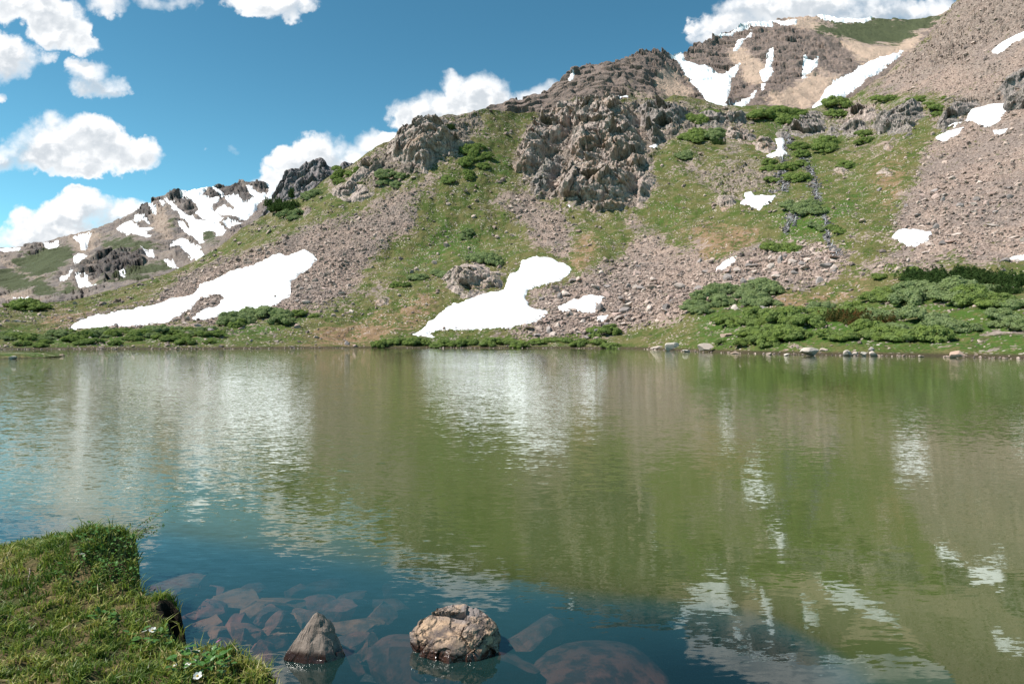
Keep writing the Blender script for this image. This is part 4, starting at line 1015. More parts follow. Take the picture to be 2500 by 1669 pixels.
def shrub_mesh(name, matl, seed, N=3600, spiky=False, ls=0.055):
    r = np.random.default_rng(seed); nb = 34
    th = r.uniform(0, 2 * np.pi, nb); rr = np.sqrt(r.uniform(0, 1, nb)) * 0.82
    bc = np.stack([rr * np.cos(th), rr * np.sin(th), 0.0 * rr], 1); bc[:, 2] = np.sqrt(np.maximum(0.05, 1 - rr ** 2)) * r.uniform(0.35, 0.72, nb)
    br = r.uniform(0.17, 0.33, nb)
    k = r.integers(0, nb, N); dv = r.normal(size=(N, 3)); dv /= np.linalg.norm(dv, axis=1, keepdims=True); dv[:, 2] = np.abs(dv[:, 2]) * 1.0 - 0.25
    C = bc[k] + dv * br[k][:, None] * r.uniform(0.7, 1.08, (N, 1)) * (1, 1, 0.9)
    if spiky:
        t = r.uniform(0, 1, N); a = r.uniform(0, 2 * np.pi, N); rad = (1 - t) * 0.24 + .02
        C = bc[k] * (1, 1, 0.25) + np.stack([rad * np.cos(a), rad * np.sin(a), t * (0.30 + 1.9 * br[k] * (0.6 + 0.8 * ((k * 7) % 5) / 4))], 1) + (t * 0.22)[:, None] * np.stack([np.cos(k * 2.4), np.sin(k * 2.4), 0 * t], 1)
    C[:, 2] = np.maximum(C[:, 2], 0.0)
    nrm = dv * 1.3 + (0, 0, 0.3) + r.normal(size=(N, 3)) * 0.38; nrm /= np.linalg.norm(nrm, axis=1, keepdims=True)
    t1 = np.cross(nrm, r.normal(size=(N, 3))); t1 /= np.linalg.norm(t1, axis=1, keepdims=True); t2 = np.cross(nrm, t1)
    s = ls * r.uniform(0.7, 1.4, (N, 1))
    V = np.stack([C - t1 * s, C + t2 * s * .55, C + t1 * s, C - t2 * s * .55], 1).reshape(-1, 3); Fc = np.arange(4 * N).reshape(N, 4)
    # inner twiggy mass so the clump is not see-through
    cv = []; cf_ = []; b = len(V)
    for q in range(nb):
        c = bc[q] * ((1, 1, 0.3) if spiky else (1, 1, 0.9)); s_ = br[q] * (0.55 if spiky else 0.74)
        cv.append(ICO1 * (s_, s_, s_) * (1 + r.normal(0, .12, (len(ICO1), 1))) + c); cf_.append(ICOF1 + b); b += len(ICO1)
    return mesh_np(name, np.concatenate([V] + cv), [Fc, np.concatenate(cf_)], [matl])


WIL = [shrub_mesh('willow_shrub', MT_wil, 10 + i) for i in range(4)]; WILG = [shrub_mesh('willow_shrub', MT_wilg, 20 + i) for i in range(3)]
CON = [shrub_mesh('dwarf_conifer', MT_con, 30 + i, 4200, True, 0.045) for i in range(3)]; RUS = [shrub_mesh('dwarf_conifer', MT_rust, 40 + i, 4200, True, 0.045) for i in range(2)]

SH = []   # (region, x, y(base centre), halfwidth, height, kind, count)


ORD = 'first second third fourth fifth sixth seventh eighth ninth tenth eleventh twelfth thirteenth fourteenth fifteenth'.split()


def shrubs(reg, ell, kind, n, lab, grp, name='willow_shrub', size=(0.8, 1.25), hk=0.85):
    """n shrubs filling a traced ellipse (cx, cy, rx, ry) given in region pixels"""
    (cx, cy, rx, ry), = Eg(reg, [ell])
    n = round(n * .68) if n > 3 else n
    meshes = dict(w=WIL, g=WILG, c=CON, r=RUS)[kind]
    r = np.random.default_rng(int(cx * 7 + cy * 13))
    rs = math.sqrt(rx * max(ry, rx * 0.25) / n) * 1.95
    pts = []
    tries = 0
    while len(pts) < n and tries < 4000:
        tries += 1
        a, b = r.uniform(-1, 1, 2)
        if a * a + b * b > 1: continue
        x, y = cx + a * rx, cy + b * ry
        if any(((x - u) / rs) ** 2 + ((y - v) / (rs * .40)) ** 2 < max(0.1, 0.45 - tries / 1500) for u, v in pts): continue
        pts.append((x, y))
    pts.sort(key=lambda p: p[1])
    for i, (x, y) in enumerate(pts):
        G = ground(np.array([x]), np.array([min(y + ry * .25, np.interp(x, MAIN.L, MAIN.shore) - 2)]))[0]
        hw = rs * r.uniform(*size) * G[1] / F
        o = link(name, meshes[(i + int(cx)) % len(meshes)], loc=(G[0], G[1], G[2] - 0.08 * hw))
        G2 = MAIN.at(np.array([x, x]), np.array([y - 8, min(y + 8, np.interp(x, MAIN.L, MAIN.shore) - 2)]))
        th = math.atan2(G2[0, 2] - G2[1, 2], max(.1, G2[0, 1] - G2[1, 1]))
        o.scale = (hw * r.uniform(.95, 1.3), hw * r.uniform(.85, 1.15), hw * hk * r.uniform(.75, 1.25))
        o.rotation_euler = (Euler((min(th, .75) * (0.3 if 'conifer' in name else .9), 0, 0)).to_matrix() @ Euler((0, 0, r.uniform(0, 6.28))).to_matrix()).to_euler()
        if n > 1:
            rk_ = sorted(range(len(pts)), key=lambda q: pts[q][0]).index(i)
            lb2 = lab + (', ' + (ORD[rk_] + ' from left' if n > 3 else (('left one', 'right one') if n == 2 else ('left one', 'middle one', 'right one'))[rk_]))
        else: lb2 = lab
        if len(lb2.split()) > 15: print('LONG', lb2)
        tag(o, lb2, 'conifer' if name == 'dwarf_conifer' else 'shrub', grp)


GL = 'willow shrubs of the left shore band'
for k in range(14): shrubs(1, (40 + k * 98, 1462 + (k % 3) * 8 - k * 1.2, 74, 30), 'w' if k % 3 else 'g', 5, 'willow of the left shore band, %s clump from the left' % ORD[k], GL)
for k in range(8): shrubs(1, (560 + k * 105, 1434 - k * 3, 70, 20), 'g' if k % 2 else 'w', 3, 'willow of the upper left band under the snow, %s clump from left' % ORD[k], 'upper left willow band')
shrubs(1, (1590, 1330, 240, 40), 'g', 11, 'grey green willow shrub in the mat below the tilted snowfield', 'willow shrubs below the tilted snowfield')
shrubs(1, (1500, 1370, 60, 16), 'w', 2, 'small willow shrub in front of the mat below the tilted snowfield', 'small willows below the mat')
shrubs(1, (1890, 1300, 60, 18), 'w', 2, 'bright willow shrub at the right end of the mat below the snowfield', 'willows right of the mat')
shrubs(1, (150, 1265, 140, 12), 'w', 5, 'willow shrub on the far left skyline of the meadow', 'willows on the left skyline')
shrubs(2, (1290, 1035, 120, 24), 'g', 6, 'willow shrub on top of the rounded pinkish outcrop', 'willows over the rounded outcrop')
shrubs(2, (1020, 1108, 105, 24), 'g', 6, 'willow shrub in the long mat left of the rounded outcrop', 'willows left of the rounded outcrop')
shrubs(2, (848, 1162, 45, 13), 'w', 2, 'small dark willow alone on the grass left of the long mat', 'lone small willow pair')
shrubs(2, (1213, 878, 38, 20), 'g', 2, 'round willow clump alone on the middle of the grass slope', 'middle grass willow pair')
for e, c, l in (((1235, 440, 50, 22), 2, 'upper'), ((1290, 450, 45, 22), 2, 'right'), ((1225, 490, 45, 18), 2, 'lower')):
    shrubs(2, e, 'w', c, 'willow shrub of the %s clump on the high grass left of the crag' % l, 'willows on the high grass, ' + l)
shrubs(2, (1223, 565, 40, 18), 'w', 2, 'willow shrub below the three clumps on the high grass', 'willows below the three clumps'); shrubs(2, (1112, 598, 30, 13), 'w', 1, 'small willow left of and below the high grass clumps', None)
shrubs(2, (1270, 390, 28, 16), 'w', 1, 'topmost round willow on the high grass', None); shrubs(2, (1302, 515, 24, 11), 'w', 1, 'tiny willow right of the lower high grass clump', None)
shrubs(2, (555, 535, 85, 22), 'w', 6, 'bright green willow shrub on the left skyline slope', 'bright willows on the left skyline'); shrubs(2, (500, 590, 40, 22), 'w', 3, 'bright green willow shrub at the foot of the skyline mat', 'bright willows below the skyline mat')
shrubs(2, (360, 655, 72, 20), 'g', 4, 'green willow shrub below the dark rock peak', 'willows below the dark peak')
shrubs(2, (245, 765, 48, 24), 'g', 3, 'grey willow shrub in front of the ridge conifers', 'willows in front of the ridge conifers')
shrubs(2, (200, 730, 62, 36), 'c', 7, 'dark dwarf conifer of the clump on the left ridge', 'ridge conifer clump', 'dwarf_conifer', (1.0, 1.5), .8)
shrubs(2, (258, 672, 10, 8), 'c', 1, 'single upright dark conifer right of the ridge clump', None, 'dwarf_conifer', (1., 1.3), 2.2)
shrubs(2, (1120, 305, 30, 26), 'c', 3, 'dark dwarf conifer growing in the skyline crag', 'conifers in the skyline crag', 'dwarf_conifer', (.8, 1.2), 1.1)
shrubs(2, (790, 560, 65, 40), 'g', 6, 'dull green shrub at the foot of the skyline crag', 'shrubs at the foot of the skyline crag')
for e, l in (((508, 335, 30, 18), 'top of the huge crag'), ((532, 470, 34, 38), 'gully in the middle of the huge crag'), ((235, 520, 22, 20), 'left face of the huge crag'), ((402, 685, 18, 20), 'lower overhang of the huge crag'), ((365, 615, 26, 14), 'ledge low on the huge crag')):
    shrubs(3, e, 'c' if 'top' in l or 'over' in l else 'w', 3 if e[2] > 29 else 1, 'dark green bush growing on the ' + l, 'bushes on the ' + l, 'crag_bush')
shrubs(3, (495, 1400, 78, 18), 'w', 4, 'rounded willow shrub at the shore below the boulder field', 'willows at the middle shore')
for k in range(12): shrubs(3, (-540 + k * 100, 1448 + (k % 2) * 4, 66, 14), 'w', 2, 'low willow of the middle shore strip, %s pair from the left' % ORD[k], 'willows of the middle shore strip')
GW = 'willow shrubs of the right thicket'
for e, kd, c, l in (((1180, 1200, 190, 46), 'g', 12, 'grey green willow shrub in the upper left part of the right thicket'), ((1010, 1290, 70, 34), 'g', 5, 'grey green willow shrub at the left tip of the right thicket'),
                 ((1250, 1330, 170, 34), 'w', 9, 'bright green willow shrub in the left middle of the right thicket'), ((1300, 1420, 170, 28), 'w', 7, 'green willow shrub low in the left part of the right thicket')):
    shrubs(3, e, kd, c, l, l.split(' shrub ')[1] + ' willows')
for e, kd, c, l in (((200, 1380, 130, 34), 'w', 7, 'green willow shrub between the left willow ridge and the shore'), ((620, 1345, 110, 22), 'w', 5, 'green willow shrub just right of the tan clearing'), ((260, 1490, 110, 18), 'w', 5, 'low willow shrub behind the right shore stones'),
                 ((920, 1455, 180, 24), 'w', 7, 'bright low willow shrub in front of the tall middle thicket'), ((1250, 1310, 150, 34), 'w', 6, 'green willow shrub under the right end of the conifers'), ((330, 1240, 100, 22), 'g', 4, 'grey willow shrub at the upper end of the left willow ridge'), ((520, 1312, 80, 18), 'g', 4, 'grey willow shrub beside the tan clearing'), ((780, 1280, 90, 32), 'w', 5, 'bright green willow shrub above the rusty conifer'),
                 ((1080, 1280, 260, 52), 'g', 15, 'grey green willow shrub below the long conifer thicket'), ((1000, 1385, 230, 56), 'g', 14, 'tall grey green willow shrub in the middle of the right shore thicket'), ((1360, 1375, 130, 52), 'g', 9, 'grey willow shrub at the far right of the thicket'),
                 ((450, 1385, 110, 40), 'w', 6, 'green willow shrub left of the rusty conifer'), ((330, 1440, 170, 40), 'w', 9, 'green willow shrub near the right shore below the clearing'), ((680, 1465, 130, 30), 'w', 6, 'green willow shrub in front of the rusty conifer'),
                 ((95, 1495, 30, 12), 'w', 1, 'low willow right beside the big meadow boulder')):
    shrubs(4, e, kd, c, l, l.replace('shrub', 'shrubs'))
shrubs(4, (690, 1395, 115, 42), 'r', 8, 'dark dwarf conifer with rusty red tips in the right thicket', 'rusty tipped conifers', 'dwarf_conifer', (.9, 1.3), .75)
shrubs(4, (1190, 1205, 220, 26), 'c', 12, 'dark spiky dwarf conifer in the long thicket above the right willows', 'long conifer thicket', 'dwarf_conifer', (.8, 1.2), .62); shrubs(4, (1340, 1240, 70, 34), 'c', 5, 'dark spiky dwarf conifer at the right end of the long thicket', 'right end of the conifer thicket', 'dwarf_conifer', (.8, 1.2), .75)
GS = 'green mats on the shelf'
for e, kd, c, l in (((330, 500, 115, 34), 'w', 9, 'green shrub in the mat above the cascade'), ((620, 480, 70, 24), 'w', 4, 'green shrub left of the smooth rock slab'), ((60, 600, 50, 32), 'g', 4, 'dark green shrub on the left part of the shelf slope'),
                 ((510, 635, 72, 48), 'w', 8, 'bright green shrub right of the top of the cascade'), ((430, 735, 50, 55), 'w', 7, 'dark green shrub between the two arms of the cascade'), ((325, 725, 38, 24), 'w', 3, 'green shrub left of the cascade'), ((340, 775, 30, 12), 'w', 2, 'dark green shrub on the left bank of the cascade'),
                 ((730, 595, 34, 26), 'w', 3, 'green shrub below the dark rock step'), ((1025, 480, 45, 18), 'w', 3, 'green shrub left of the dark rock rib'), ((1093, 432, 18, 10), 'w', 1, 'small dark shrub above the dark rock rib'), ((780, 430, 60, 14), 'w', 3, 'green shrub on the crest of the shelf'), ((940, 440, 40, 12), 'w', 2, 'green shrub on the right crest of the shelf'),
                 ((465, 920, 110, 34), 'g', 12, 'low bluish green willow on the fan below the cascade'), ((400, 1070, 95, 16), 'w', 6, 'low bright green willow at the foot of the cascade fan'), ((520, 990, 40, 18), 'g', 3, 'low willow in the middle of the cascade fan'), ((630, 1005, 48, 16), 'w', 3, 'bright willow right of the cascade fan'),
                 ((820, 1192, 30, 8), 'w', 1, 'small willow on the grass below the right scree'), ((960, 1168, 30, 10), 'w', 1, 'small willow right of another small one below the right scree'), ((912, 1190, 16, 7), 'w', 1, 'tiny willow between two small ones below the right scree'), ((645, 712, 34, 10), 'w', 1, 'tiny willow right of the cascade on stony grass')):
    shrubs(4, e, kd, c, l, GS + ': ' + l.split(' ', 2)[2] if c > 1 else None, hk=0.8)
for e, kd, c, l in (((1000, 350, 60, 40), 'w', 5, 'green shrub at the left end of the shelf mats'), ((985, 465, 75, 26), 'w', 5, 'green shrub on the slope right of the upright rock wall'), ((1075, 480, 26, 20), 'c', 2, 'dark shrub below the jagged shelf outcrop'), ((930, 548, 42, 22), 'g', 3, 'dull green shrub below the upright rock wall')):
    shrubs(3, e, kd, c, l, l.replace('shrub', 'shrubs'), hk=0.8)

# ---------------------------------------------------------------- lake: bed, water, spit
def bed_depth(X, Y):
    s = Y + 0.35 * X
    d = 0.30 + 0.42 * sstep(s, 2.6, 6.0) + 3.2 * sstep(Y + 0.40 * X, 4.5, 8.0)
    d = d - 0.22 * sstep(X, 0.0, 0.9) * sstep(Y, 5.2, 3.6) + 0.7 * sstep(X - Y * 0.1, 1.1, 1.7)
    return d


def axis(vals): return np.array(vals)
ys = np.r_[-4:2:0.5, 2:9:0.12, 9:20:0.6, 20:200:5]
xs_ = np.r_[-260:-20:10, -20:-6:1.0, -6:6:0.12, 6:20:1.0, 20:261:10]
bx, by = np.meshgrid(xs_, ys); PB = np.stack([bx.ravel(), by.ravel(), 0 * bx.ravel()], 1)
zb = -bed_depth(PB[:, 0], PB[:, 1]) + 0.05 * fbm(PB / 0.5, 3, 9)
PB[:, 2] = zb


def bed_m(n):
    P = pos(n); a = n.noise(P, 3, 5, 0.65); b = n.noise(P, 30, 4, 0.7)
    col = n.mix(a, (0.020, 0.022, 0.024), (0.06, 0.042, 0.036)); col = n.mix(n.ss(b, 0.5, 0.7), col, (0.12, 0.08, 0.06))
    return princ(n, col, 0.9, n.bump(b, 0.5, 0.02), 0.2)
o = link('lake_bed', mesh_np('lake_bed', PB, gridfaces(*bx.shape), [mat('brown lake bed', bed_m)], smooth=True)); tag(o, 'brown silty lake bed', kind='structure')

PWt = PB.copy(); PWt[:, 2] = 0.0


def water_m(n):
    P = pos(n)
    x, y, z = n.sep(P)
    # ripple slopes: long crests, turned a little; calmer towards the lower right
    def slopes(rot, sx, sy, scale, det=3, rgh=0.55):
        mp = n.new('ShaderNodeMapping'); n.put(mp.inputs[0], P); mp.inputs[2].default_value = (0, 0, rot); mp.inputs[3].default_value = (sx, sy, 1)
        return n.vm('SUBTRACT', n.noise(mp.outputs[0], scale, det, rgh, 0.2, out=1), (0.5, 0.5, 0.5))
    big = slopes(0.3, 1.0, 1.7, 1.1, 2); mid = slopes(-0.25, 1.0, 2.6, 3.4, 3); fin_ = slopes(-0.3, 1.0, 3.4, 9.0, 2)
    gust = n.ss(n.noise(n.vm('MULTIPLY', P, (0.09, 0.05, 0)), 1.0, 3, 0.6), 0.35, 0.65)
    leftish = n.ss(n.m('ADD', x, n.m('MULTIPLY', y, -0.10)), 1.5, -1.8)
    nearf = n.ss(y, 2.5, 12.0, 0.0, 1.0)
    amp = n.m('MULTIPLY', n.m('ADD', 0.35, n.m('ADD', n.m('MULTIPLY', gust, 0.45), n.m('MULTIPLY', leftish, 0.5))), n.m('ADD', 0.33, n.m('MULTIPLY', nearf, 0.8)))
    s = n.vm('ADD', n.vm('ADD', n.vm('MULTIPLY', big, (0.022, 0.036, 0)), n.vm('MULTIPLY', mid, (0.06, 0.13, 0))), n.vm('MULTIPLY', fin_, (0.07, 0.20, 0)))
    s = n.vm('MULTIPLY', n.scale(s, amp), (1, 1, 0))
    N = n.vm('NORMALIZE', n.vm('ADD', s, (0, 0, 1.0)))
    dep = n.attr('depth')
    turb = n.m('SUBTRACT', 1.0, n.m('EXPONENT', n.m('MULTIPLY', n.m('POWER', dep, 1.6), -1.15)))
    body = n.mix(n.ss(n.noise(P, 0.05, 3, 0.5), 0.35, 0.65), (0.052, 0.070, 0.021), (0.066, 0.078, 0.026))
    body = n.mix(n.ss(y, 22.0, 70.0, 0, .6), body, (0.085, 0.078, 0.045))
    body = n.mix(n.ss(dep, 1.0, 0.55), body, (0.026, 0.084, 0.080))
    tr = n.new('ShaderNodeBsdfTransparent'); n.put(tr.inputs[0], n.mix(n.ss(dep, 0.1, 0.8), (0.92, 0.92, 0.92), (0.66, 0.76, 0.78)))
    df = n.new('ShaderNodeBsdfDiffuse'); n.put(df.inputs[0], body)
    under = n.new('ShaderNodeMixShader'); n.put(under.inputs[0], turb); n.l.new(tr.outputs[0], under.inputs[1]); n.l.new(df.outputs[0], under.inputs[2])
    gl = n.new('ShaderNodeBsdfGlossy'); gl.inputs['Roughness'].default_value = 0.015; n.put(gl.inputs['Normal'], N); n.put(gl.inputs[0], (0.95, 0.97, 0.94))
    fr = n.new('ShaderNodeFresnel'); fr.inputs[0].default_value = 1.55; n.put(fr.inputs[1], N)
    m = n.new('ShaderNodeMixShader'); n.put(m.inputs[0], fr.outputs[0]); n.l.new(under.outputs[0], m.inputs[1]); n.l.new(gl.outputs[0], m.inputs[2])
    return m.outputs[0]
o = link('lake_water', mesh_np('lake_water', PWt, gridfaces(*bx.shape), [mat('lake water', water_m)], dict(depth=-zb), smooth=True)); tag(o, 'rippled green blue lake water', kind='structure')

# grassy spit at the far left
gx, gy = np.meshgrid(np.linspace(-1, 1, 60), np.linspace(-1, 1, 30))
rr = 1 - (gx ** 2 + gy ** 2) + 0.35 * fbm(np.stack([gx.ravel() * 2, gy.ravel() * 2, 0 * gx.ravel()], 1), 3, 4).reshape(gx.shape)
c = pl(-60, 873); V = np.stack([c[0] + gx * 6.2, c[1] + gy * 9, np.clip(rr * 0.8, -0.4, 0.35)], -1).reshape(-1, 3)
o = link('grass_spit', mesh_np('grass_spit', V, gridfaces(*gx.shape), [MT_ground], dict(lush=np.full(len(V), .6), scree=np.zeros(len(V)), ochre=np.full(len(V), .2), rock=np.zeros(len(V)), wet=sstep(V[:, 2], .12, 0)), smooth=True)); tag(o, 'low grassy spit reaching into the lake', kind='structure')

# ---------------------------------------------------------------- near bank
ZB = 0.30
BANK = [(-900, 1340)] + Rg(5, [(0, 300), (60, 262), (200, 222), (440, 190), (600, 185), (740, 195), (870, 200), (960, 235), (1040, 300), (1095, 380), (1125, 480), (1140, 600), (1150, 655), (1230, 685), (1350, 700), (1450, 722), (1500, 780), (1508, 850), (1470, 900), (1400, 940), (1395, 990), (1430, 1040), (1470, 1090), (1600, 1118), (1780, 1105), (1900, 1110), (2050, 1160), (2150, 1220), (2250, 1300), (2310, 1400)]) + [(720, 1760), (740, 2300)]
BW = [tuple(pl(a, b, ZB)[:2]) for a, b in BANK] + [(-1.0, -1.0), (-12, -1.0)]
HB = Rg(5, [(800, 330), (950, 420), (500, 300)])
hx, hy = pl(*HB[0], .45)[:2]


NOTCH = [tuple(pl(a, b, .24)[:2]) for a, b in Rg(5, [(1330, 880), (1400, 870), (1440, 880), (1500, 872), (1600, 890), (1560, 1030), (1450, 1050), (1400, 1010), (1350, 950)])]


def bank_h(X, Y, fine=True):
    Q = np.stack([X, Y, 0 * X], 1)
    sd = sdist(X, Y, BW) + 0.035 * fbm(Q / 0.14, 3, 14)
    top = ZB + 0.10 * sstep(sd, 0.0, 0.5) * 0.4 + 0.08 * fbm(Q / 0.5, 3, 15) + (0.03 * fbm(Q / 0.1, 3, 16) if fine else 0)
    top = top + 0.24 * np.exp(-(((X - hx) / 0.34) ** 2 + ((Y - hy) / 0.42) ** 2)) + 0.06 * np.exp(-(((X + 3.3) / 0.6) ** 2 + ((Y - 4.4) / 0.35) ** 2))
    nd = sdist(X, Y, NOTCH) + 0.015 * fbm(Q / 0.08, 2, 19)
    top = top - 0.17 * sstep(nd, -0.008, 0.02)
    return sd, np.where(sd > 0, top - 0.05 * np.exp(-sd / 0.02), -1 * np.minimum(0.8, -sd * 16) + ZB - 0.05)


gx, gy = np.meshgrid(np.arange(-6.6, 0.0, 0.016), np.arange(0.9, 5.7, 0.016))
X, Y = gx.ravel(), gy.ravel(); sd, Z = bank_h(X, Y)
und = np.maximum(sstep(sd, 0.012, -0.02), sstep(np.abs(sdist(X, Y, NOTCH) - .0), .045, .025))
V = np.stack([X + und * 0.012 * fbm(np.stack([X, Y, Z], 1) / 0.05, 2, 3), Y, Z], 1); m = (sd > -0.07).reshape(gx.shape)
keep = m[:-1, :-1] & m[1:, :-1] & m[:-1, 1:] & m[1:, 1:]
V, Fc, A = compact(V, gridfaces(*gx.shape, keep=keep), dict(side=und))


def bank_m(n):
    P = pos(n); a = n.noise(P, 6, 5, 0.7); b = n.noise(P, 45, 4, 0.7)
    col = n.mix(n.ss(a, 0.4, 0.6), (0.055, 0.062, 0.018), (0.13, 0.095, 0.045)); col = n.mix(n.ss(b, 0.45, 0.7), col, (0.035, 0.032, 0.014))
    col = n.mix(n.attr('side'), col, n.mix(b, (0.006, 0.005, 0.003), (0.028, 0.019, 0.012)))  # peat sides and notch rim, near-black colour also paints in the overhang's shade
    return princ(n, col, 0.95, n.bump(n.m('ADD', a, b), 0.8, 0.03), 0.15)
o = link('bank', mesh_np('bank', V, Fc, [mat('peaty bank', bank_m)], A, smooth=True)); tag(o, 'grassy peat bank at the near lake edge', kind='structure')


def blade_m(n):
    r = n.attr('tint'); t = n.attr('tip')
    cr = n.new('ShaderNodeValToRGB'); n.put(cr.inputs[0], r); e = cr.color_ramp.elements
    e[0].position = 0; e[0].color = (0.038, 0.095, 0.010, 1); e[1].position = 1; e[1].color = (0.58, 0.46, 0.24, 1)
    for p_, c_ in ((0.35, (0.135, 0.210, 0.022, 1)), (0.6, (0.28, 0.30, 0.048, 1)), (0.78, (0.40, 0.33, 0.13, 1))):
        q = e.new(p_); q.color = c_
    col = n.mix(n.m('MULTIPLY', t, 0.3), cr.outputs[0], (0.24, 0.24, 0.07))
    d = n.new('ShaderNodeBsdfPrincipled'); n.put(d.inputs['Base Color'], col); d.inputs['Roughness'].default_value = 0.5; d.inputs['Specular IOR Level'].default_value = 0.35
    t_ = n.new('ShaderNodeBsdfTranslucent'); n.put(t_.inputs[0], col)
    m = n.new('ShaderNodeMixShader'); m.inputs[0].default_value = 0.35; n.l.new(d.outputs[0], m.inputs[1]); n.l.new(t_.outputs[0], m.inputs[2]); return m.outputs[0]
MT_blade = mat('meadow grass blades', blade_m)


def blades(C, Ln, Wd, tint, lean, name, label):
    n = len(C); a = rng.uniform(0, 2 * np.pi, n); la = rng.uniform(0, 2 * np.pi, n)
    side = np.stack([np.cos(a), np.sin(a), 0 * a], 1) * Wd[:, None]; ld = np.stack([np.cos(la), np.sin(la), 0 * a], 1) * (Ln * lean)[:, None]; up = np.stack([0 * a, 0 * a, Ln], 1)
    p1 = C + up * 0.5 + ld * 0.22; p2 = C + up * (0.95 - 0.25 * lean[:, None]) + ld * 0.85
    V = np.stack([C - side, C + side, p1 + side * .85, p1 - side * .85, p2], 1).reshape(-1, 3)
    b = np.arange(n)[:, None] * 5; Q = b + [[0, 1, 2, 3]]; T = b + [[3, 2, 4]]
    me = mesh_np(name, V, [Q, T], [MT_blade], dict(tint=np.repeat(tint, 5), tip=np.tile([0, 0, .5, .5, 1.0], n)))
    o = link(name, me); tag(o, label, 'grass', kind='stuff'); return o


N = 260000
X = rng.uniform(-6.0, -0.5, N); Y = rng.uniform(1.9, 5.5, N)
vis = (np.abs(X / Y) < 0.80) & (Y > 2.2)
X, Y = X[vis], Y[vis]; sd, Z = bank_h(X, Y)
Q = np.stack([X, Y, 0 * X], 1)
tuft = fbm(Q / 0.09, 3, 33); dry = 1.3 * fbm(Q / 0.5, 3, 34) + 0.9 * fbm(Q / 0.13, 2, 35)
k = (np.abs(sdist(X, Y, NOTCH)) > 0.03) & (sd > -0.004) & (rng.uniform(0, 1, len(X)) < 0.42 + 1.5 * tuft)
X, Y, Z, sd, tuft, dry = X[k], Y[k], Z[k], sd[k], tuft[k], dry[k]
hum = np.exp(-(((X - hx) / 0.45) ** 2 + ((Y - hy) / 0.5) ** 2))
edge = np.exp(-sd / 0.05)
Ln = 1.6 * (0.016 + 0.016 * rng.random(len(X)) + 0.045 * np.clip(tuft, 0, 1) + 0.016 * edge + 0.034 * hum * rng.random(len(X))) * (1 + 0.6 * (rng.random(len(X)) > 0.95))
blades(np.stack([X, Y, Z - 0.004], 1), Ln, 0.0022 + 0.0020 * rng.random(len(X)), np.clip(0.34 + 0.5 * dry + rng.normal(0, 0.2, len(X)) - 0.1 * hum, 0, 1), rng.uniform(0.2, 1.3, len(X)), 'bank_grass', 'short green and straw coloured grass on the near bank')
print('blades', len(X))


def flat_m(c, rough=0.5, tr=0.3, c2=None):
    def f(n):
        g = n.new('ShaderNodeNewGeometry'); col = n.mix(g.outputs['Random Per Island'], c, c2 or tuple(0.75 * v for v in c))
        d = n.new('ShaderNodeBsdfPrincipled'); n.put(d.inputs['Base Color'], col); d.inputs['Roughness'].default_value = rough
        t = n.new('ShaderNodeBsdfTranslucent'); n.put(t.inputs[0], col); m = n.new('ShaderNodeMixShader'); m.inputs[0].default_value = tr
        n.l.new(d.outputs[0], m.inputs[1]); n.l.new(t.outputs[0], m.inputs[2]); return m.outputs[0]
    return f
MT_pet = mat('white petals', flat_m((0.82, 0.82, 0.76))); MT_cen = mat('yellow flower centre', flat_m((0.70, 0.48, 0.05))); MT_stem = mat('green stem', flat_m((0.07, 0.11, 0.025)))
MT_pur = mat('purple petals', flat_m((0.42, 0.10, 0.36))); MT_yel = mat('yellow petals', flat_m((0.75, 0.50, 0.04))); MT_leafb = mat('broad green leaves', flat_m((0.050, 0.13, 0.018), 0.4, 0.3, (0.09, 0.19, 0.035)))
MT_tw = mat('grey twigs', flat_m((0.22, 0.17, 0.14), 0.9, 0.0)); MT_leafs = mat('small willow leaves', flat_m((0.08, 0.16, 0.03), 0.4, 0.35, (0.16, 0.25, 0.06)))


def tube(pts, r0, r1, seg=6):
    pts = np.array(pts, float); n = len(pts); V = []
    for i in range(n):
        d = pts[min(i + 1, n - 1)] - pts[max(i - 1, 0)]; d = d / np.linalg.norm(d); a = np.cross(d, (0.3, 0.2, 0.93) if abs(d[2]) < .9 else (1, 0, 0)); a /= np.linalg.norm(a); b = np.cross(d, a)
        r = r0 + (r1 - r0) * i / (n - 1)
        for k in range(seg): t = 2 * np.pi * k / seg; V.append(pts[i] + r * (np.cos(t) * a + np.sin(t) * b))
    Fc = [[i * seg + k, i * seg + (k + 1) % seg, (i + 1) * seg + (k + 1) % seg, (i + 1) * seg + k] for i in range(n - 1) for k in range(seg)]
    return np.array(V), np.array(Fc)


def petals(npet, rad, wid, cup, r):
    V, Fc = [], []
    for k in range(npet):
        t = 2 * np.pi * k / npet + r.normal(0, .06); d = np.array([np.cos(t), np.sin(t), 0]); s = np.array([-np.sin(t), np.cos(t), 0]); b = len(V)
        R_ = rad * r.uniform(.85, 1.1)
        for f, wv, z in ((0.12, .25, 0), (0.5, .9, cup * .35), (0.85, .8, cup * .8), (1.0, .25, cup)):
            V += [d * R_ * f + s * wid * wv / 2 + (0, 0, z * R_), d * R_ * f - s * wid * wv / 2 + (0, 0, z * R_)]
        Fc += [[b + 2 * i, b + 2 * i + 1, b + 2 * i + 3, b + 2 * i + 2] for i in range(3)]
    return np.array(V), np.array(Fc)


def bank_point(rx, ry, dz=0.0, reg=5):
    (sx, sy), = Rg(reg, [(rx, ry)])
    z = 0.32
    for _ in range(6):
        p = pl(sx, sy, z + dz); _, h = bank_h(p[:1], p[1:2]); z = float(h[0]) if h[0] > 0 else z
    p = pl(sx, sy, z + dz); return np.array([p[0], p[1], z])


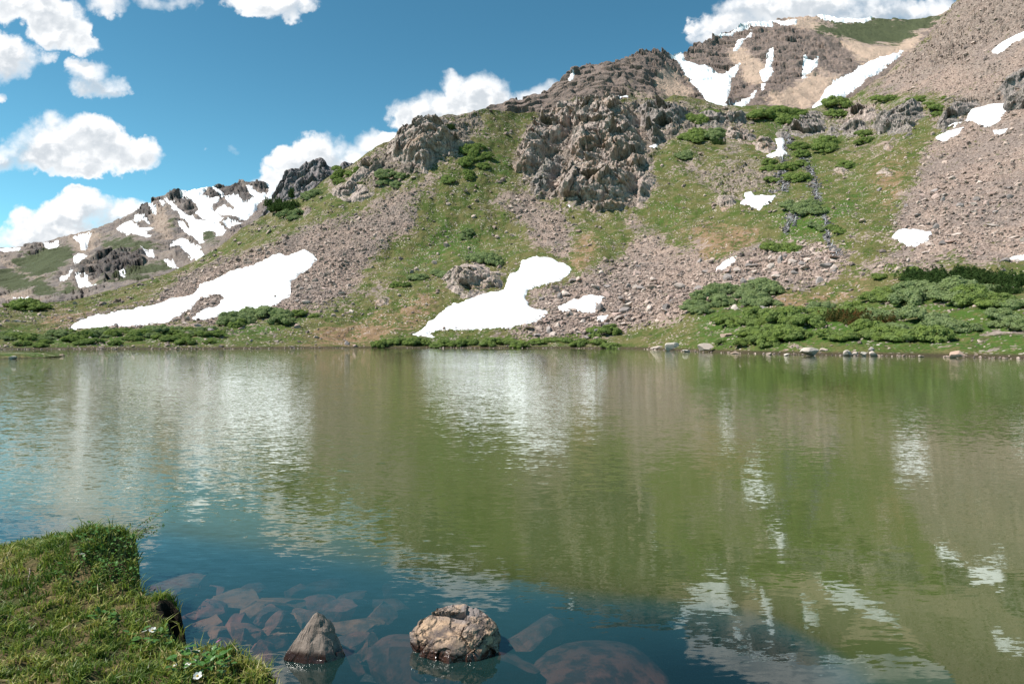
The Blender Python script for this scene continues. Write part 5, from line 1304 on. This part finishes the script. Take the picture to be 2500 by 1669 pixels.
def flower(rx, ry, h, rad, label, grp, pm, npet=6, name='flower', tilt=0.5):
    r = np.random.default_rng(int(rx * 3 + ry)); base = bank_point(rx, ry, h)
    e = bpy.data.objects.new(name, None); COL.objects.link(e); e.location = base; tag(e, label, 'flower', grp); e.empty_display_size = 0.02
    top = np.array([r.normal(0, .006), r.normal(0, .006), h]); V, Fc = tube([(0, 0, -0.01), top * .5 + (0.003, 0, 0), top], 0.0014, 0.001); link('stem', mesh_np('stem', V, Fc, [MT_stem]), e)
    R_ = rotm(tilt * r.uniform(.4, 1.2), r.normal(0, .3), r.uniform(0, 6))
    V, Fc = petals(npet, rad, rad * 0.85, 0.35, r); link('petals', mesh_np('petals', V @ R_.T + top, Fc, [pm]), e)
    link('flower_centre', mesh_np('flower_centre', (ICO1 * (rad * .3, rad * .3, rad * .22) + (0, 0, rad * .1)) @ R_.T + top, ICOF1, [MT_cen]), e)


for rx, ry, h, rad, lb in ((665, 350, .05, .016, 'white marsh marigold alone on the upper bank'), (835, 408, .05, .014, 'white flower at the upper edge of the broad leaved plant'), (1100, 415, .05, .016, 'upper white flower at the right rim of the hummock'), (1098, 440, .04, .014, 'lower white flower at the right rim of the hummock'),
                           (963, 508, .05, .009, 'tiny white flower amid the broad leaves'), (1190, 975, .05, .015, 'left white flower of the pair beside the peat notch'), (1240, 968, .05, .017, 'right white flower of the pair beside the peat notch'),
                           (1525, 1135, .06, .017, 'leftmost white marigold of the lower front group'), (1605, 1140, .06, .016, 'second white marigold at the top of the lower front group'), (1585, 1208, .05, .012, 'small white marigold in the middle of the lower front group'), (1545, 1262, .05, .017, 'white marigold above the broad leaf in the lower front group'),
                           (1620, 1342, .05, .018, 'lowest white marigold of the lower front group'), (1528, 1243, .05, .008, 'budding white marigold of the lower front group'), (1455, 1245, .04, .010, 'yellowish faded flower left of the lower front group')):
    flower(rx, ry, h, rad, lb, 'white flowers on the near bank', MT_pet)
for rx, ry, lb in ((1140, 372, 'yellow flower hanging over the right rim of the hummock'), (950, 330, 'yellow bud on a stalk in the hummock'), (908, 325, 'left yellow bud on a stalk in the hummock'), (945, 378, 'orange yellow flower below the buds')):
    flower(rx, ry, .06, .010, lb, 'yellow flowers on the hummock', MT_yel, 7)
for rx, ry, lb in ((850, 135, 'highest purple flower on top of the hummock'), (866, 158, 'middle purple flower on top of the hummock'), (890, 160, 'lower purple flower on top of the hummock')):
    flower(rx, ry, .05, .014, lb, 'purple flowers on the hummock', MT_pur, 7)
flower(1790, 1062, .05, .012, 'single magenta flower at the front edge of the bank', None, MT_pur, 7)


def leafy(rx, ry, n, spread, sz, label, seed, hmin=.02, hmax=.10):
    r = np.random.default_rng(seed); base = bank_point(rx, ry, 0.03); e = bpy.data.objects.new('leafy_plant', None); COL.objects.link(e); e.location = base; tag(e, label, 'plant')
    V, Fc, SV, SF = [], [], [], []
    for k in range(n):
        a = r.uniform(0, 2 * np.pi); q = np.sqrt(r.uniform(0, 1)) * spread; c = np.array([q * np.cos(a) * 1.3, q * np.sin(a), 0]); _, h0 = bank_h(np.array([base[0] + c[0]]), np.array([base[1] + c[1]]))
        hz = max(float(h0[0]) - base[2], -0.22); c[2] = hz + r.uniform(hmin, hmax)
        d = np.array([np.cos(a + r.normal(0, .8)), np.sin(a + r.normal(0, .8)), r.uniform(-.1, .9)]); d /= np.linalg.norm(d); s = np.cross(d, (0, 0, 1)); s /= np.linalg.norm(s); u = np.cross(s, d); L = sz * r.uniform(.6, 1.25); b = len(V)
        for f, wv in ((0, .1), (.25, .8), (.55, 1.0), (.85, .6), (1.0, .05)):
            z = -0.25 * f * f * L
            V += [c + d * L * f + s * L * .38 * wv + u * (z + L * .06), c + d * L * f + u * z, c + d * L * f - s * L * .38 * wv + u * (z + L * .06)]
        for i in range(4):
            Fc += [[b + 3 * i, b + 3 * i + 1, b + 3 * i + 4, b + 3 * i + 3], [b + 3 * i + 1, b + 3 * i + 2, b + 3 * i + 5, b + 3 * i + 4]]
        if k % 2 == 0:
            v, f_ = tube([(c[0] * .85, c[1] * .85, hz - .01), tuple(c)], .0018, .0012, 4); SF.append(f_ + sum(len(t) for t in SV)); SV.append(v)
    link('leaves', mesh_np('leaves', np.concatenate([np.array(V)] + SV), [np.array(Fc), np.concatenate(SF) + len(V)], [MT_leafb, MT_stem], mi=[0] * len(Fc) + [1] * sum(len(f) for f in SF)), e)


leafy(1000, 520, 300, .19, .022, 'dense broad leaved plant spilling down the right side of the hummock', 1, .01, .13)
leafy(800, 330, 60, .16, .022, 'broad leaves under the purple flowers on the hummock', 2)
leafy(620, 260, 40, .10, .03, 'dark broad leaves on the left shoulder of the hummock', 3)
leafy(1650, 1290, 70, .10, .032, 'broad leaved plant among the lower white marigolds', 4)
leafy(880, 850, 26, .07, .035, 'small leafy rosette in the middle of the bank grass', 5, .0, .04)
leafy(1280, 1010, 40, .10, .035, 'small leafy plant under the pair of white flowers', 6, .0, .05)


def twigs(rx, ry, label, n, seed):
    r = np.random.default_rng(seed); base = bank_point(rx, ry, 0.0); e = bpy.data.objects.new('willow_twigs', None); COL.objects.link(e); e.location = base; tag(e, label, 'shrub')
    TV, TF, LV, LF = [], [], [], []
    for k in range(n):
        a = r.uniform(-.9, .9); L = r.uniform(.15, .36); d = np.array([np.cos(a), np.sin(a) * .8, r.uniform(.15, .7)]); d /= np.linalg.norm(d); st = np.array([r.uniform(-.16, .02), r.uniform(-.15, .15), r.uniform(-.03, .02)])
        pts = [st + d * L * f + np.array([0, 0, .06 * L * math.sin(f * 3)]) + r.normal(0, .006, 3) * f for f in np.linspace(0, 1, 7)]
        v, f_ = tube(pts, .0026, .0009, 5); TF.append(f_ + sum(len(t) for t in TV)); TV.append(v)
        for j in range(26):
            f = r.uniform(.4, 1.03); p = st + d * L * f + np.array([0, 0, .06 * L * math.sin(f * 3)]); ld = d * .5 + r.normal(0, .6, 3); ld /= np.linalg.norm(ld); s = np.cross(ld, r.normal(size=3)); s /= np.linalg.norm(s); q = .016 * r.uniform(.6, 1.2); b = len(LV)
            LV += [p, p + ld * q * .5 + s * q * .32, p + ld * q, p + ld * q * .5 - s * q * .32]; LF.append([b, b + 1, b + 2, b + 3])
    link('twigs', mesh_np('twigs', np.concatenate(TV), np.concatenate(TF), [MT_tw]), e); link('leaves', mesh_np('leaves', np.array(LV), np.array(LF), [MT_leafs]), e)


twigs(1000, 262, 'small leafy willow sprig reaching out over the water from the hummock', 24, 3)
V, Fc = tube([bank_point(205, 500) + (0, 0, .01), bank_point(240, 520) + (0, 0, .05), bank_point(245, 560) + (0, 0, .05), bank_point(225, 600) + (0, 0, .02)], .004, .0025)
o = link('dry_twig', mesh_np('dry_twig', V, Fc, [MT_tw], smooth=True)); tag(o, 'bent pale dry twig lying on the grass', 'twig')

# ---------------------------------------------------------------- rocks in the near water
def hull_rock(name, pts, matl, levels, amp, frq, seed, fac=0.0, facf=6.0, loc=(0, 0, 0)):
    bm = bmesh.new()
    for p in pts: bm.verts.new(p)
    bmesh.ops.convex_hull(bm, input=bm.verts)
    bmesh.ops.delete(bm, geom=[v for v in bm.verts if not v.link_faces], context='VERTS')
    bmesh.ops.triangulate(bm, faces=bm.faces)
    for _ in range(levels):
        bmesh.ops.subdivide_edges(bm, edges=bm.edges[:], cuts=1, use_grid_fill=True); bmesh.ops.triangulate(bm, faces=bm.faces)
        if _ > 1: bmesh.ops.smooth_vert(bm, verts=bm.verts[:], factor=0.06, use_axis_x=True, use_axis_y=True, use_axis_z=True)
    bm.normal_update(); V = np.array([v.co[:] for v in bm.verts]); Nn = np.array([v.normal[:] for v in bm.verts])
    Fc = np.array([[v.index for v in f.verts] for f in bm.faces]); bm.free()
    d = amp * fbm(V * frq, 5, seed)
    if fac: d = d + fac * facets(V * facf * (1, 1, 1.6), seed + 3, 1.6) + fac * .28 * facets(V * facf * 2.6, seed + 5, 1.6)
    V = V + Nn * d[:, None]
    o = link(name, mesh_np(name, V, Fc, [matl], smooth=not fac), loc=loc); return o


def near_rock_m(ca, cb, cc, wetc, speck=True, crack=True):
    def f(n):
        P = n.new('ShaderNodeTexCoord').outputs['Object']; W = pos(n); z = n.sep(W)[2]
        a = n.noise(P, 9, 6, 0.65); b = n.noise(P, 60, 5, 0.7); c = n.noise(P, 3.5, 3, 0.5)
        col = n.mix(n.ss(a, .36, .62), ca, cb); col = n.mix(n.ss(c, .46, .6), col, cc); col = n.mix(n.ss(b, .52, .72, 0, .6), col, tuple(1.25 * v for v in cb))
        if speck: col = n.mix(n.ss(n.noise(P, 26, 3, .6), .60, .66, 0, .7), col, (0.06, 0.045, 0.04))
        h = n.m('ADD', a, n.m('MULTIPLY', b, .35))
        if crack:
            e = n.vor(n.vm('ADD', P, n.scale(n.noise(P, 6, 4, .6, out=1), .30)), 5, 'DISTANCE_TO_EDGE'); col = n.mix(n.ss(e, .05, 0.0, 0, .8), col, (.03, .02, .015)); h = n.m('ADD', h, n.ss(e, 0, .12, 0, 1.2))
        wet = n.ss(n.m('ADD', z, n.m('MULTIPLY', n.m('SUBTRACT', a, .5), .05)), .075, .03)
        col = n.mix(wet, col, wetc)
        return princ(n, col, n.m('SUBTRACT', .85, n.m('MULTIPLY', wet, .7)), n.bump(h, .7, .012), .5)
    return f


MT_pyr = mat('grey brown dry stone', near_rock_m((0.16, 0.125, 0.10), (0.25, 0.20, 0.165), (0.20, 0.155, 0.125), (0.03, 0.018, 0.015), True, False))
MT_rnd = mat('cracked tan stone', near_rock_m((0.10, 0.075, 0.065), (0.40, 0.27, 0.17), (0.20, 0.165, 0.15), (0.045, 0.022, 0.015)))
pc = pl(*Rg(6, [(855, 608)])[0])
sc_ = pc[1] / F / 2.349
def q6(x, h, d): return ((x - 855) * sc_, d, h)
o = hull_rock('pointed_rock', [q6(680, .0, .04), q6(700, .04, .0), q6(740, -.01, -.03), q6(830, .0, -.05), q6(945, .0, -.04), q6(1035, .0, .03), q6(1000, .02, .10), q6(955, .10, .10), q6(945, .16, .09), q6(900, .232, .05), q6(868, .252, .04), q6(850, .235, .045), q6(780, .13, .02), q6(780, .08, .17), q6(900, .06, .18),
                              q6(640, -.16, .0), q6(740, -.18, -.10), q6(960, -.18, -.10), q6(1090, -.16, .06), q6(760, -.18, .25), q6(1000, -.18, .25)], MT_pyr, 4, .007, 12, 5, .004, 9., loc=pc)
tag(o, 'pointed grey brown rock with a sharp tip standing out of the shallow water', 'rock')
rc = pl(*Rg(6, [(1660, 600)])[0]); sc_ = rc[1] / F / 2.349
def q7(x, h, d): return ((x - 1660) * sc_, d, h)
o = hull_rock('round_rock', [q7(1395, .03, .10), q7(1400, .09, .12), q7(1440, .15, .14), q7(1510, .195, .18), q7(1640, .215, .20), q7(1780, .215, .21), q7(1860, .18, .18), q7(1905, .13, .14), q7(1925, .05, .13), q7(1900, .0, .08), q7(1800, .01, -.02), q7(1650, .0, -.06), q7(1640, .06, -.05), q7(1500, .02, .0), q7(1480, .09, .02), q7(1700, .14, .04), q7(1840, .10, .03),
                             q7(1450, .05, .30), q7(1600, .1, .36), q7(1800, .1, .36), q7(1900, .03, .28), q7(1430, -.12, .05), q7(1650, -.14, -.10), q7(1880, -.12, .03), q7(1500, -.12, .36), q7(1850, -.12, .36)], MT_rnd, 5, .020, 5, 15, .026, 4.2, loc=rc)
tag(o, 'rounded cracked tan and brown rock sitting in the shallow water', 'rock')


def sub_m(n):
    P = n.new('ShaderNodeTexCoord').outputs['Object']; r = n.new('ShaderNodeObjectInfo').outputs['Random']
    a = n.noise(pos(n), 7, 5, .65); b = n.noise(pos(n), 70, 4, .7)
    col = n.mix(r, (0.270, 0.082, 0.058), (0.310, 0.140, 0.080)); col = n.mix(n.ss(a, .4, .65), col, n.mix(r, (0.065, 0.030, 0.028), (0.10, 0.055, 0.04))); col = n.mix(n.ss(b, .5, .7, 0, .5), col, (0.20, 0.105, 0.07))
    return princ(n, col, .9, n.bump(n.m('ADD', a, n.m('MULTIPLY', b, .3)), .6, .02), .2)
MT_sub = mat('submerged reddish stone', sub_m)
def sub_md(n):
    a = n.noise(pos(n), 7, 5, .65); return princ(n, n.mix(n.ss(a, .4, .6), (0.035, 0.016, 0.014), (0.13, 0.05, 0.036)), .9, n.bump(a, .6, .02), .2)
MT_subd = mat('submerged dark stone', sub_md)
SUBR = [(130, 185, 270, 100, .30, 'lone reddish slab under water right of the hummock'), (420, 290, 330, 110, .36, 'long reddish slab under water behind the small slabs'), (720, 300, 360, 110, .40, 'wide reddish slab under water left of and behind the pointed rock'), (245, 345, 190, 95, .22, 'tilted dark slab under water near the peat notch'),
        (275, 430, 230, 80, .28, 'tan slab under water below the tilted dark slab'), (440, 400, 130, 80, .24, 'small tan stone under water amid the slabs'), (450, 455, 200, 110, .22, 'rounded tan stone under water in front of the small tan one'), (610, 375, 170, 80, .26, 'mottled tan stone under water left of the pointed rock'),
        (670, 430, 130, 80, .26, 'smooth stone under water beside the mottled one'), (590, 470, 110, 70, .3, 'wedge stone under water between rounded stones'), (520, 500, 90, 50, .28, 'little stone under water in front of the wedge'), (470, 525, 90, 50, .26, 'little stone under water close to the bank edge'), (120, 500, 90, 50, .2, 'small slab under water below the peat notch'),
        (800, 380, 150, 70, .36, 'dim stone under water just behind the pointed rock'), (1000, 370, 180, 90, .38, 'dim squarish stone under water right behind the pointed rock'), (1090, 270, 260, 90, .50, 'long dim slab under water halfway to the round rock'), (740, 240, 160, 50, .52, 'faint slab under water far behind the pointed rock'),
        (1150, 430, 330, 130, .36, 'broad dim slab under water between the two rocks'), (1300, 300, 200, 70, .5, 'faint stone under water left of the cloud reflection'), (1180, 560, 130, 90, .34, 'brown pebbly stone under water between the two rocks'), (2120, 470, 300, 190, .45, 'large faint boulder under water right of the round rock'),
        (350, 560, 180, 60, .26, 'flat stone under water along the front bank'), (560, 570, 200, 60, .28, 'flat grey stone under water close to the front bank'), (1330, 200, 240, 80, .62, 'faint far slab under water in the middle'), (60, 270, 120, 60, .3, 'small stone under water behind the lone slab'), (280, 250, 260, 70, .45, 'faint long slab under water behind the lone one'),
        (180, 400, 170, 80, .3, 'brown slab under water at the left of the stone cluster'), (340, 480, 150, 80, .3, 'brown wedge stone under water in the cluster centre'), (520, 330, 200, 90, .34, 'flat reddish stone under water above the cluster centre'), (760, 430, 120, 80, .34, 'reddish stone under water touching the pointed rock'), (1080, 500, 200, 90, .34, 'brown slab under water right of the pointed rock'),
        (920, 310, 200, 80, .42, 'dim brown slab under water behind the pointed rock tip'), (1230, 370, 180, 80, .42, 'dim stone under water behind left of the round rock'), (1040, 620, 180, 90, .3, 'brown stone under water between the two big dark boulders'), (620, 520, 150, 70, .3, 'brown stone under water at the left foot of the pointed rock'),
        (520, 210, 200, 60, .55, 'very faint slab under water far from the bank'), (940, 190, 220, 60, .6, 'very faint slab under water in the middle distance')]
for j, (x, y, wd, ht, dp, lb) in enumerate(SUBR):
    (sx, sy), = Rg(6, [(x, y)]); c = pl(sx, sy, -dp); mp = c[1] / F / 2.349
    r = np.random.default_rng(1200 + j); V = rock_shape(ICO3, r, 11, .06) * (1 + .14 * fbm(ICO3 * 1.6 + j, 3, 8))[:, None]; V = V / np.abs(V).max(0)
    el = math.atan2(HC + dp, c[1]); dep = min(ht * mp / math.sin(el) * .50, .40)
    V = V * (wd * mp * .60, dep, .08 + .02 * (j % 3)); a = r.normal(0, .25); V = V @ rotm(r.normal(0, .08), r.normal(0, .10), a).T
    o = link('submerged_stone', mesh_np('submerged_stone', V, ICOF3, [MT_sub], smooth=False), loc=c); tag(o, lb, 'stone', 'submerged stones')
for x, y, wd, dpy, dp, lb, ml in ((900, 650, 600, .26, .22, 'big dark submerged boulder carrying the pointed rock', MT_subd), (1450, 640, 560, .28, .22, 'big reddish submerged boulder under the left side of the round rock', MT_subd), (1860, 660, 640, .36, .26, 'big reddish submerged boulder under the right side of the round rock', MT_subd)):
    (sx, sy), = Rg(6, [(x, y)]); c = pl(sx, sy, -dp); mp = c[1] / F / 2.349; r = np.random.default_rng(int(x)); V = rock_shape(ICO3, r, 10, .06); V = V / np.abs(V).max(0) * (wd * mp * .5, dpy, .17)
    o = link('submerged_boulder', mesh_np('submerged_boulder', V, ICOF3, [ml], smooth=False), loc=c); tag(o, lb, 'boulder', 'submerged boulders')
(sx, sy), = Rg(7, [(170, 930)]); c = pl(sx, sy, -.34)
V = rock_shape(ICO3, np.random.default_rng(4), 6, .03); V = V / np.abs(V).max(0) * (.50, .60, .12) - (0, 0, .10)
o = link('submerged_boulder', mesh_np('submerged_boulder', V, ICOF3, [MT_subd], smooth=True), loc=c); tag(o, 'smooth sandy submerged slab at the bottom right of the round rock', 'boulder', 'submerged boulders')
